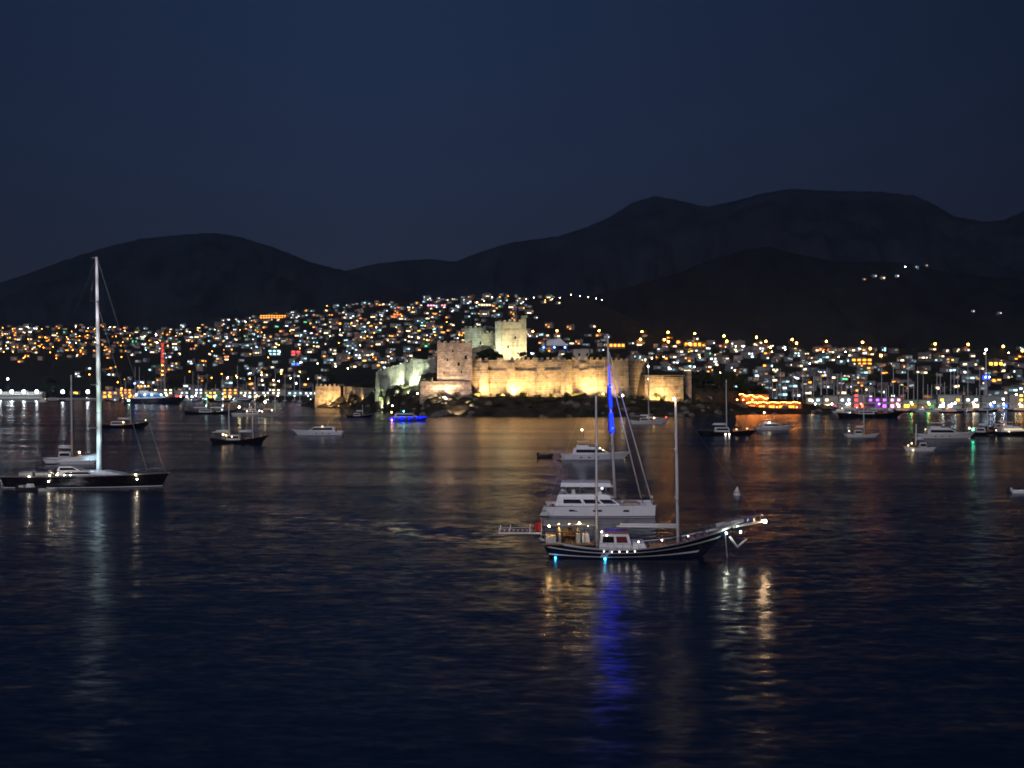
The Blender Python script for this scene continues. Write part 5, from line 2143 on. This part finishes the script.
# ---------------------------------------------------------------- the big sloop on the left
def sloop():
    d = 224.0
    t = thing("sloop", P(87, d, z=0), math.radians(3), "large black hulled sailing yacht with one very tall bright white mast", "boat")
    S = d / F
    X = lambda px: (px - 87) * S
    Z = lambda py: CH + (HY - py) * S
    H = Hull(30.4, 6.6, 2.3, 2.35, 2.75, 1.4, 0.9, 0.72, 0.12, 1.0, 2.0)
    hull = H.shell(30).build("hull", black, t, True)
    H.stripe(0.04, 0.10, 0, 1, 0.02, 30).build("boot_stripe", white, hull)
    H.stripe(0.93, 1.0, 0, 1, 0.02, 30).build("cove_stripe", alu, hull)
    H.deck(0.05, 30).build("deck", teak, t)
    H.rail(0.7, 0.02, 0.98, 26, 0.02).build("guard_rail", steel, t)
    c = (X(58), X(128), 1.9, 2.35, 3.15, 4.0, 1.2, 0.8)
    ch = MB().cab(*c).build("coachroof", white, t)
    MB().band(*c, 0.25, 0.7, 0.02, 0.1, 0.55).build("window", glass, ch)
    c = (X(60), X(84), 1.7, 3.1, 3.95, 1.8, 0.3, 0.8)
    dh = MB().cab(*c).build("deck_saloon", white, t)
    MB().band(*c, 0.2, 0.75, 0.02, 0.1, 0.9).build("window", glass, dh)
    for px in (30, 46):
        MB().cab(X(px) - 1.2, X(px) + 1.2, 1.9, 2.3, 2.85).build("cockpit_coaming", offwhite, t)
    for px in (37, 53):
        g = MB()
        g.tube((X(px), -1.2, 2.4), (X(px), -1.2, 3.3), 0.09, 0.07, 8)
        for k in range(16):
            a0, a1 = k * math.pi / 8, (k + 1) * math.pi / 8
            g.tube((X(px) - 0.1, -1.2 + 0.65 * math.cos(a0), 3.3 + 0.65 * math.sin(a0)), (X(px) - 0.1, -1.2 + 0.65 * math.cos(a1), 3.3 + 0.65 * math.sin(a1)), 0.04, 0.04, 5)
        g.build("steering_wheel", steel, t)
    MB().cab(X(36), X(58), 1.8, 4.25, 4.35, 0.1, 0.1, 0.95).build("bimini", darkgrey, t)
    g = MB()
    for px in (37.5, 56.5):
        for y in (-1.7, 1.7):
            g.tube((X(px), y, 2.4), (X(px), y, 4.25), 0.04, 0.04, 6)
    g.build("bimini_frame", steel, t)
    m = MB()
    x0, x1 = X(99), X(96.6)
    zt = Z(257)
    m.tube((x0, 0, 2.3), (x0, 0, 14), 0.5, 0.47, 12)
    m.tube((x0, 0, 14), (x1, 0, zt), 0.47, 0.24, 12)
    mast = m.build("mast", mastwhite, t, True)
    g = MB()
    for py in (302, 345, 385, 428):
        z = Z(py)
        for sd in (-1, 1):
            g.tube((x0, 0, z), (x0 - 0.9, sd * 2.6, z + 0.1), 0.11, 0.06, 6)
    g.tube((x1, 0, zt - 0.2), (x1 - 1.0, 0, zt - 0.1), 0.05, 0.04, 5)
    g.build("spreader", alu, mast)
    b_ = MB().tube((x0 - 0.3, 0, 5.3), (X(56), 0, 4.7), 0.26, 0.2, 8)
    b_.build("boom", white, t, True)
    MB().tube((x0 - 0.5, 0, 5.85), (X(58), 0, 5.0), 0.42, 0.2, 8).build("furled_sail", sailcloth, t, True)
    g = MB()
    for p1 in ((X(163), 0, 3.0), (X(146), 0, 3.0)):
        g.tube((x1 + 0.2, 0, zt - (0.5 if p1[0] > X(150) else 9)), p1, 0.05, 0.08, 6)
    g.build("furled_headsail", rope, t)
    g = MB()
    for sd in (-1, 1):
        prev = Vector((x1, 0, zt - 0.4))
        for py in (302, 345, 385, 428):
            p = Vector((x0 - 0.9, sd * 2.6, Z(py) + 0.1))
            g.tube(prev, p, 0.02, 0.02, 4)
            prev = p
        g.tube(prev, (x0 - 0.9, sd * 3.2, 2.5), 0.02, 0.02, 4)
    g.tube((x1, 0, zt - 0.3), (X(10), 0, 2.6), 0.02, 0.02, 4)
    g.build("rigging", rope, t)
    # mast lighting
    for k, (py, pw, col) in enumerate(((463, 500, (0.55, 0.85, 1.0)), (440, 330, (0.6, 0.95, 0.95)), (415, 300, (0.66, 1.0, 0.88)), (390, 270, (0.75, 1.0, 0.88)), (365, 230, (0.9, 1.0, 0.97)), (340, 200, (0.97, 0.96, 1.0)), (315, 220, (1.0, 0.94, 1.0)), (290, 200, (1.0, 0.94, 1.0)), (268, 170, (1.0, 0.94, 1.0)))):
        p = Vector((x0 - 0.35 if k else x0 - 1.5, -2.7, Z(py)))
        ld = bpy.data.lights.new("mast_light", 'SPOT')
        ld.energy = pw
        ld.color = col
        ld.spot_size = math.radians(140)
        ld.spot_blend = 1.0
        ld.shadow_soft_size = 0.06
        lo = bpy.data.objects.new("mast_light", ld)
        COL.objects.link(lo)
        lo.parent = t
        lo.location = p
        lo.rotation_euler = (Vector((x0, 0, p.z + 0.6)) - p).to_track_quat('-Z', 'Y').to_euler()
    wl = E("sloop_deck_lamp", (1.0, 0.86, 0.62), 60, True)
    for px, py in ((56, 474), (63, 473.5), (70, 473.5), (76, 473.8), (138, 474), (139.5, 478.5), (36, 475), (55, 480)):
        y_ = -3.25 if px < 100 else -2.3
        bulb(t, (X(px), y_ - (0.12 if py > 476 else 0), Z(py)), 0.10, wl, "deck_lamp")
    g = MB()
    for px in (150, 155, 160, 165):
        g.tube((X(px), -0.5, 2.7), (X(px), -0.5, 3.6), 0.03, 0.03, 5)
    g.path([(X(148), -0.9, 3.5), (X(158), -0.6, 3.6), (X(168), -0.2, 3.8)], 0.035, 5)
    g.path([(X(148), 0.9, 3.5), (X(158), 0.6, 3.6), (X(168), 0.2, 3.8)], 0.035, 5)
    g.build("pulpit", steel, t)
    return t


sloop()

# tender alongside the sloop's stern
t = thing("tender", P(32, 217, z=0), 0.05, "small pale tender lying against the stern of the black sloop", "boat")
H = Hull(5.6, 2.0, 0.75, 0.65, 0.95, 0.6, 0.2, 0.8, 0.1, 0.3)
H.shell(14).build("hull", darkgrey, t, True)
H.deck(0.2, 14).build("deck", offwhite, t)
MB().cab(-1.0, 0.4, 0.6, 0.5, 1.2, 0.3, 0.1, 0.85).build("console", white, t)
MB().cab(-2.2, -1.3, 0.7, 0.45, 0.95).build("seat", offwhite, t)
MB().box((-2.75, 0, 0.75), (0.45, 0.45, 0.85)).build("outboard_motor", black, t)
t = thing("tender", P(49, 216, z=0), 0.1, "slim pale inflatable lying at the black sloop's side below its deck lamps", "boat")
H = Hull(3.6, 1.5, 0.5, 0.45, 0.65, 0.5, 0.1, 0.8, 0.1, 0.25)
H.shell(12).build("hull", offwhite, t, True)
H.deck(0.15, 12).build("floor", darkgrey, t)
MB().box((-0.5, 0, 0.45), (0.3, 1.1, 0.1)).build("thwart", teak, t)


# ---------------------------------------------------------------- motor yachts
def motor_yacht(px, d, L, flip, label, hullmat=None, fly=True, name="motor_yacht", lamps=(), mast_h=2.4, cabin_light=None, rz=0.0):
    hullmat = hullmat or white
    t = thing(name, P(px, d, z=0), (math.pi if flip else 0) + rz, label, "boat")
    k = L / 16.0
    H = Hull(L, 4.6 * k ** 0.7, 1.35 * k, 1.45 * k, 2.0 * k, 1.9 * k, 0.4, 0.86, 0.15, 0.7, 2.4)
    h = H.shell(20).build("hull", hullmat, t, True)
    H.stripe(0.05, 0.13, 0, 0.99, 0.02, 20).build("boot_stripe", navy, h)
    H.deck(0.15, 20).build("deck", teak, t)
    H.rail(0.5 * k, 0.4, 0.97, 10, 0.02).build("guard_rail", steel, t)
    hw = 1.75 * k ** 0.7
    for sgn in (0.30, 0.42, 0.55):
        p = H.pt(sgn, 0.55, -1, 0)
        MB().box((p[0], 0, p[2]), (0.55 * k, 2 * abs(p[1]) + 0.03, 0.28 * k)).build("window", glass, h)
    c = (-5.4 * k, 3.6 * k, hw, 1.25 * k, 2.75 * k, 2.6 * k, 0.3 * k, 0.86)
    s = MB().cab(*c).build("saloon", offwhite if hullmat is not white else white, t)
    MB().band(*c, 0.35, 0.8, 0.02, 0.1, 0.95).build("window", cabin_light or glass, s)
    if fly:
        c = (-4.6 * k, 0.8 * k, hw * 0.8, 2.76 * k, 3.4 * k, 0.9 * k, 0.2 * k, 0.9)
        f = MB().cab(*c).build("flybridge", white, t)
        MB().band(-4.6 * k, 0.8 * k, hw * 0.8, 2.76 * k, 3.4 * k, 0.9 * k, 0.2 * k, 0.9, 0.55, 0.98, 0.02, 0.6, 1.0).build("windscreen", glass, f)
        g = MB().cab(-4.4 * k, -1.2 * k, hw * 0.75, 4.3 * k, 4.4 * k, 0.2, 0.1, 0.95)
        g.build("hardtop", white, t)
        g = MB()
        for x in (-4.1 * k, -1.6 * k):
            for y in (-hw * 0.65, hw * 0.65):
                g.tube((x, y, 3.2 * k), (x, y, 4.3 * k), 0.06, 0.06, 6)
        g.build("arch", alu, t)
    zt = (4.4 if fly else 2.75) * k
    g = MB().tube((-2.9 * k, 0, zt - 0.05), (-3.2 * k, 0, zt + mast_h), 0.08, 0.04, 6)
    g.tube((-3.3 * k, -0.5, zt + mast_h * .6), (-3.1 * k, 0.5, zt + mast_h * .6), 0.03, 0.03, 5)
    g.build("radar_mast", alu, t)
    MB().cab(-8.9 * k, -7.9 * k, H.B * 0.4, 0.2, 0.42).build("swim_platform", teak, t)
    for (x, y, z, r, mat) in lamps:
        bulb(t, (x * k, y, z * k), r, mat)
    return t


wl = SMALL['warm white']
motor_yacht(596, 300, 17.5, False, "white motor yacht with flybridge in the gold reflection behind the catamaran", lamps=((-3.2, 0, 6.9, 0.16, E("anchor_lamp", (1, 0.95, 0.85), 30)), (0.9, -2.1, 2.9, 0.1, wl), (1.6, -2.0, 2.4, 0.1, wl), (3.6, -1.7, 1.7, 0.1, SMALL['red'])), rz=-0.05)
motor_yacht(318, 432, 18.5, True, "grey white motor yacht without lit cabin left of the castle", fly=False, mast_h=2.2, lamps=((-1.5, 2.0, 2.9, 0.14, wl),), rz=0.08)
o = motor_yacht(774, 478, 16, False, "dim motor yacht beside the dark sailing boat before the orange terrace", hullmat=offwhite, mast_h=3.0, lamps=((-4.0, 0, 7.0, 0.3, E("warm_anchor_lamp", (1, 0.8, 0.55), 22)), (-2.6, -2.2, 3.1, 0.3, E("warm_cockpit_lamp", (1, 0.85, 0.6), 14))), rz=0.1)
motor_yacht(946, 408, 20, False, "grey white motor yacht with a green lamp on its bow at the right", hullmat=offwhite, mast_h=1.5, lamps=((7.0, -0.9, 2.6, 0.3, E("green_bow_lamp", (0.05, 1.0, 0.6), 40, True)), (-2.0, -2.3, 1.0, 0.2, E("cyan_side_lamp", (0.55, 0.85, 1.0), 45, True)), (-6, -2, 2.6, 0.12, wl)), rz=-0.05)
bl = E("deep_blue_boat_light", (0.004, 0.012, 1.0), 3.5, True)
t = motor_yacht(409, 588, 21, False, "motor boat glowing deep blue below the pale castle walls", hullmat=M("blue_white_hull", (0.12, 0.13, 0.3), 0.3), fly=False, mast_h=3.2,
                lamps=((-1.8, -2.4, 3.6, 0.3, E("teal_roof_lamp", (0.08, 0.8, 0.8), 22)), (-6.4, -1.2, 3.2, 0.34, E("orange_cockpit_lamp", (1, 0.4, 0.12), 24, True)), (-6.2, 0, 5.6, 0.36, E("rose_mast_lamp", (1, 0.6, 0.42), 20)), (-6.2, -2.9, 0.4, 0.3, E("pink_stern_lamp", (1, 0.3, 0.55), 14))))
g = MB()
for k in range(14):
    x = -8.5 + k * 1.28
    if k in (2, 6, 9):
        continue
    hb = (0.7, 1.3, 0, 0.5, 1.5, 0.9, 0, 1.2, 0.6, 0, 0.9, 1.3, 0.7, 0.4)[k]
    g.box((x, -3.25 + max(0, k - 8) ** 2 * 0.05, 1.1 + k * 0.06), (0.95, 0.2, hb))
g.build("led_strip", bl, t)
motor_yacht(655, 560, 14, False, "small white motor boat right of the lit gold reflection under the bastion", mast_h=2, lamps=((-4, -1.6, 3.2, 0.18, wl), (6, -0.6, 3.0, 0.25, SMALL['red'])), rz=0.15)
motor_yacht(1016, 430, 18, False, "boat with a bright cream lit saloon at the right edge", hullmat=black, cabin_light=E("cream_saloon_light", (1.0, 0.8, 0.5), 0.9), mast_h=1.2, lamps=((-7, -2, 1.8, 0.16, wl), (-3, -2.4, 1.4, 0.14, wl)))
# superyacht with blue deck lights before the left shore
t = motor_yacht(156, 1010, 52, False, "large dark superyacht with rows of blue deck lights at the left shore", hullmat=navy, mast_h=9, cabin_light=E("blue_deck_glow", (0.12, 0.35, 1.0), 0.5),
                lamps=[(x, -5.4, 2.35, 0.75, E("ice_blue_deck_lamp", (0.4, 0.75, 1.0), 13)) for x in (-4.6, -2.4, -0.6, 1.8, 3.2)] + [(-4.2, -4.2, 4.6, 0.55, SMALL['amber']), (-3.4, -4.2, 4.6, 0.5, SMALL['amber']), (-2.5, -4.2, 4.6, 0.5, SMALL['warm white']), (-1.6, -4.2, 4.6, 0.5, SMALL['amber']), (-6.6, -5.2, 0.9, 0.9, E("green_white_stern_lamp", (0.55, 1.0, 0.7), 20)), (6.6, -2.5, 1.9, 0.6, SMALL['warm white'])])


# ---------------------------------------------------------------- schooners and sailing boats
def schooner(px, d, L, label, hullmat, deckmat, masts, flip=False, lamps=(), name="schooner", stripe=white, awn=None, rz=0.0, freeb=(1.9, 1.3, 2.9), sails=None):
    t = thing(name, P(px, d, z=0), (math.pi if flip else 0) + rz, label, "boat")
    H = Hull(L, L * 0.24, freeb[0], freeb[1], freeb[2], L * 0.13, 1.0, 0.65, 0.18, 1.0, 2.0)
    h = H.shell(22).build("hull", hullmat, t, True)
    if stripe:
        H.stripe(0.88, 0.97, 0, 0.98, 0.06, 22).build("stripe", stripe, h)
    H.deck(0.3, 22).build("deck", deckmat, t)
    H.rail(0.6, 0.02, 0.95, 16, 0.03).build("guard_rail", steel, t)
    c = (-L * 0.22, L * 0.02, L * 0.075, freeb[1] - 0.2, freeb[1] + 1.5, 0.5, 0.2, 0.92)
    dh = MB().cab(*c).build("deckhouse", offwhite if hullmat is not white else white, t)
    MB().band(*c, 0.4, 0.8, 0.03, 0.08, 0.92).build("window", glass, dh)
    MB().cab(L * 0.08, L * 0.2, L * 0.05, freeb[1] - 0.1, freeb[1] + 0.8, 0.2, 0.2, 0.9).build("skylight", varnish, t)
    for mx, mh in masts:
        r = 0.16 + mh * 0.004
        rig(t, mx * L, freeb[1] - 0.3, mh, r, (L * 0.24, freeb[1] + 2.4, 0.1), 2, mastwhite, (L * 0.55, 0, freeb[2] + 0.3) if mx > 0 else None, (-L * 0.48, 0, freeb[0]) if mx < 0 else None, L * 0.24, 0.2, True, 0.03)
        MB().tube((mx * L - 0.3, 0, freeb[1] + 2.75), (mx * L - L * 0.22, 0, freeb[1] + 2.8), 0.3, 0.22, 8).build("furled_sail", sails or sailcloth, t, True)
    MB().tube((L * 0.42, 0, freeb[2] - 0.5), (L * 0.6, 0, freeb[2] + 0.6), 0.17, 0.09, 8).build("bowsprit", varnish, t)
    if awn:
        MB().cab(-L * 0.46, -L * 0.24, L * 0.09, freeb[0] + 1.7, freeb[0] + 1.85, 0.1, 0.1, 0.9).build("awning", awn, t)
        g = MB()
        for x in (-L * 0.45, -L * 0.25):
            for y in (-L * 0.08, L * 0.08):
                g.tube((x, y, freeb[0] - 0.3), (x, y, freeb[0] + 1.7), 0.05, 0.05, 5)
        g.build("awning_frame", steel, t)
    for (x, y, z, r, mat) in lamps:
        bulb(t, (x * L, y, z), r, mat)
    return t


wa = E("warm_cockpit_glow", (1.0, 0.68, 0.3), 20, True)
schooner(240, 376, 18.5, "dark wooden schooner with a small warm light at its stern on open water", black, teak, ((-0.18, 11), (0.22, 10)), lamps=((-0.27, -1.2, 3.0, 0.22, wa), (-0.22, -1.2, 2.7, 0.15, wa), (-0.12, -1.5, 2.3, 0.12, wa)), awn=cream, stripe=None)
schooner(258, 660, 29, "pale lit two mast schooner moored before the left shore", offwhite, teak, ((-0.05, 21), (0.33, 17)), flip=False,
         lamps=((-0.18, -3.6, 3.0, 0.24, wa), (-0.08, -3.6, 3.0, 0.24, wa), (0.1, -3.4, 2.8, 0.22, wa), (0.28, -2.8, 3.4, 0.22, wa), (-0.33, -3.3, 5.2, 0.55, E("yellow_stern_lamp", (1.0, 0.9, 0.45), 20)), (0.15, -2.2, 7.9, 0.5, E("yellow_white_lamp", (1.0, 0.95, 0.6), 22)), (0.05, -3.4, 3.2, 0.3, E("ice_lamp", (0.5, 0.8, 1.0), 14))), sails=cream)
cyw = E("cyan_white_mast_lamp", (0.65, 0.95, 1.0), 9, True)
t = schooner(212, 700, 32, "black two mast schooner with bluish lit masts left of the pale schooner", black, teak, ((-0.1, 17), (0.2, 19)),
             lamps=((-0.1, -0.6, 5, 0.3, cyw), (-0.1, -0.6, 9, 0.3, cyw), (0.2, -0.6, 5, 0.3, cyw), (0.2, -0.6, 9, 0.34, cyw), (0.2, -0.6, 12, 0.3, cyw), (0.2, -2.8, 2.8, 0.3, cyw)), stripe=None)
schooner(124, 500, 23, "dark low motor sailer with small deck lights behind the sloop mast", black, teak, ((0.12, 10),), lamps=((0.02, -2.4, 2.5, 0.2, wa), (-0.46, -1.6, 1.8, 0.22, wa), (0.4, -0.6, 3.3, 0.12, wa)), stripe=None, name="motor_sailer")
schooner(728, 434, 22, "dark hulled sailing yacht with a tall bare mast right of the gulet", black, offwhite, ((-0.02, 19),), lamps=((-0.06, -2.7, 0.5, 0.2, E("cream_side_lamp", (1, 0.9, 0.7), 20)), (-0.0, -2.7, 0.5, 0.2, E("cream_side_lamp", (1, 0.9, 0.7), 20)), (0.12, -2.3, 2.2, 0.14, wl), (0.3, -1.6, 2.5, 0.13, wl)), stripe=None, name="sailing_yacht", freeb=(1.5, 1.4, 2.0))
schooner(648, 545, 17, "pale sailing boat with a tall mast in front of the right bastion", offwhite, teak, ((0.02, 27),), lamps=((0.0, -0.4, 26.2, 0.34, E("mast_top_lamp", (1, 0.85, 0.7), 26)), (0.0, -0.4, 20.5, 0.2, E("mast_mid_lamp", (1, 0.9, 0.75), 12)), (0.15, -1.6, 2.8, 0.3, wa)), stripe=None, name="sailing_yacht", awn=cream)
schooner(72, 285, 13.5, "white sailing yacht lying just behind the tall mast of the black sloop", white, offwhite, ((0.0, 20.0),), lamps=((0.17, -1.6, 2.9, 0.2, wa),), stripe=navy, name="sailing_yacht", freeb=(1.5, 1.5, 1.9), awn=None)
schooner(862, 420, 12.5, "small grey sailing boat with one mast before the purple club", offwhite, teak, ((0.06, 14),), lamps=((-0.38, -1.0, 2.2, 0.14, wl),), stripe=None, name="sailing_yacht", freeb=(1.2, 1.0, 1.4))
schooner(919, 338, 9.5, "small pale fishing boat with cockpit lights in the right water", offwhite, teak, ((0.1, 7.0),), flip=True, lamps=((0.25, 1.0, 2.2, 0.13, wa), (0.35, 0.9, 1.6, 0.1, wa), (0.22, 1.35, 0.35, 0.13, SMALL['warm white'])), stripe=None, name="fishing_boat", freeb=(1.1, 0.9, 1.5))
schooner(872, 640, 36, "long dark excursion boat lying before the red and purple clubs", black, teak, ((-0.2, 13), (0.22, 14)), stripe=None, awn=cream, name="excursion_boat", freeb=(2.6, 2.0, 3.4))
schooner(984, 432, 15, "dark wooden boat with two orange lamps at the right", black, teak, ((0.1, 8),), lamps=((-0.38, -1.2, 2.7, 0.26, E("orange_deck_lamp", (1, 0.45, 0.2), 18)), (0.18, -1.4, 0.9, 0.3, E("cream_hull_lamp", (1, 0.82, 0.6), 18)), (-0.4, -1.5, 0.7, 0.2, E("rose_hull_lamp", (1, 0.4, 0.3), 14))), stripe=None, name="wooden_boat")
schooner(1003, 470, 14, "dark wooden boat with a bare short mast behind the orange lamp boat", black, teak, ((0.1, 7),), lamps=((0.0, -1.4, 2.6, 0.2, E("dim_orange_lamp", (1, 0.45, 0.2), 8)),), stripe=None, name="wooden_boat")
schooner(360, 640, 15, "dark low boat close under the sea bastion", black, teak, ((0.1, 6),), stripe=None, name="wooden_boat", freeb=(1.2, 0.9, 1.6))

# dinghies, buoy
t = thing("dinghy", P(545.5, 312, z=0), 0.1, "small dark dinghy floating left of the flybridge motor yacht", "boat")
H = Hull(4.4, 1.9, 0.7, 0.6, 0.9, 0.4, 0.1, 0.8, 0.1, 0.3)
H.shell(12).build("hull", darkgrey, t, True)
H.deck(0.2, 12).build("floor", darkgrey, t)
MB().box((-2.0, 0, 0.8), (0.4, 0.4, 0.8)).build("outboard_motor", black, t)
MB().box((0.2, 0, 0.62), (0.3, 1.5, 0.08)).build("thwart", teak, t)
t = thing("dinghy", P(1021, 212, z=0), -0.2, "small white dinghy cut by the right edge of the water", "boat")
H = Hull(3.4, 1.5, 0.6, 0.5, 0.75, 0.4, 0.1, 0.8, 0.1, 0.3)
H.shell(12).build("hull", white, t, True)
H.deck(0.15, 12).build("floor", offwhite, t)
MB().box((-1.6, 0, 0.62), (0.32, 0.32, 0.6)).build("outboard_motor", offwhite, t)
t = thing("buoy", P(737, 208, z=0), 0, "white cone shaped buoy right of the catamaran bows", "buoy")
MB().tube((0, 0, -0.4), (0, 0, 0.35), 0.55, 0.6, 12).build("float", offwhite, t, True)
MB().tube((0, 0, 0.35), (0.05, 0, 1.5), 0.58, 0.06, 12).build("cone", white, t, True)


# ---------------------------------------------------------------- boats in the harbours
def moored_maker(L, mh, mat, lampcol):
    def mk():
        t = thing("sailing_boat", (0, 0, 0))
        H = Hull(L, L * 0.3, 1.1, 1.0, 1.4, 0.9, 0.4, 0.7, 0.12, 0.6)
        H.shell(12).build("hull", mat, t, True)
        H.deck(0.05, 12).build("deck", offwhite, t)
        MB().cab(-L * 0.2, L * 0.2, L * 0.1, 1.0, 1.6, 0.8, 0.2, 0.85).build("cabin", white, t)
        MB().tube((L * 0.05, 0, 1.0), (L * 0.05, 0, mh), 0.24, 0.16, 6).build("mast", mastwhite, t)
        g = MB().tube((L * 0.05, 0, 2.4), (-L * 0.35, 0, 2.5), 0.16, 0.14, 6)
        g.build("boom", sailcloth, t)
        g = MB()
        for f in (0.4, 0.7):
            g.tube((L * 0.05, -1.0, mh * f), (L * 0.05, 1.0, mh * f), 0.06, 0.06, 5)
        g.build("spreader", alu, t)
        if lampcol:
            bulb(t, (-L * 0.2, -L * 0.1, 2.2), 0.22, SMALL[lampcol], "lamp")
        return t
    return Proto(mk)


MOOR = [(moored_maker(12, 17, white, 'warm white'), "white sailing boat with a warm cockpit lamp"), (moored_maker(15, 24, offwhite, None), "tall masted pale sailing boat"), (moored_maker(11, 14, navy, 'cool white'), "small dark hulled sailing boat"), (moored_maker(16, 30, white, 'pale cyan'), "very tall masted white sailing boat")]
rm = random.Random(9)
for i in range(46):
    px = 772 + i * 4.7 + rm.uniform(-2, 2)
    d = rm.uniform(830, 960)
    p, desc = rm.choice(MOOR)
    o = p.put(P(px, d, z=0), rm.choice((1.2, -1.2, 1.57, 0.4)) + rm.uniform(-.3, .3), rm.uniform(0.9, 1.1))
    auto(o, desc, "behind the right quay", "boat", "sailing boats in the right marina")
for i in range(26):
    px = 118 + i * 8.0 + rm.uniform(-3, 3)
    d = rm.uniform(1080, 1160) if px < 250 else rm.uniform(1060, 1105)
    p, desc = rm.choice(MOOR)
    o = p.put(P(px, d, z=0), rm.choice((1.2, -1.2, 1.57)) + rm.uniform(-.3, .3), rm.uniform(0.9, 1.15))
    auto(o, desc, "along the left harbour", "boat", "sailing boats along the left harbour")

def motor_maker(L, mat, lampcol):
    def mk():
        t = thing("motor_boat", (0, 0, 0))
        H = Hull(L, L * 0.3, 1.0, 1.0, 1.6, 1.2, 0.3, 0.85, 0.15, 0.6)
        H.shell(12).build("hull", mat, t, True)
        H.deck(0.1, 12).build("deck", teak, t)
        c = (-L * 0.3, L * 0.2, L * 0.1, 0.9, 2.4, 1.3, 0.2, 0.85)
        s_ = MB().cab(*c).build("cabin", offwhite, t)
        MB().band(*c, 0.4, 0.8, 0.02, 0.1, 0.9).build("window", DIM[lampcol] if lampcol else glass, s_)
        MB().cab(-L * 0.28, L * 0.02, L * 0.09, 3.3, 3.4).build("hardtop", offwhite, t)
        g = MB()
        for x in (-L * 0.26, 0):
            for y in (-L * 0.07, L * 0.07):
                g.tube((x, y, 2.3), (x, y, 3.3), 0.05, 0.05, 5)
        g.build("hardtop_post", alu, t)
        MB().tube((-L * 0.15, 0, 3.4), (-L * 0.17, 0, 5.6), 0.07, 0.04, 6).build("radar_mast", alu, t)
        if lampcol:
            bulb(t, (-L * 0.2, -L * 0.12, 2.9), 0.2, SMALL[lampcol], "lamp")
        return t
    return Proto(mk)


MOT = [(motor_maker(12, white, 'warm white'), "white motor boat with a warm cabin lamp"), (motor_maker(15, black, None), "dark unlit motor boat"), (motor_maker(10, offwhite, 'cool white'), "small pale motor boat with a white lamp"), (motor_maker(16, navy, 'amber'), "dark blue motor boat with an amber lamp")]
for i in range(13):
    px = 824 + i * 16 + rm.uniform(-3, 3)
    d = rm.uniform(715, 760)
    p, desc = rm.choice(MOT)
    o = p.put(P(px, d, z=0), rm.choice((0.2, 2.9, 1.4, -1.3)) + rm.uniform(-.3, .3), rm.uniform(0.85, 1.15))
    auto(o, desc, "before the right quay", "boat", "motor boats before the right quay")
for i in range(16):
    px = 40 + i * 15 + rm.uniform(-5, 5)
    d = rm.uniform(1040, 1150)
    p, desc = rm.choice(MOT)
    o = p.put(P(px, d, z=0), rm.choice((0.2, 2.9, 1.4, -1.3)) + rm.uniform(-.3, .3), rm.uniform(0.9, 1.4))
    auto(o, desc, "off the left harbour front", "boat", "motor boats off the left harbour")

finish_labels()
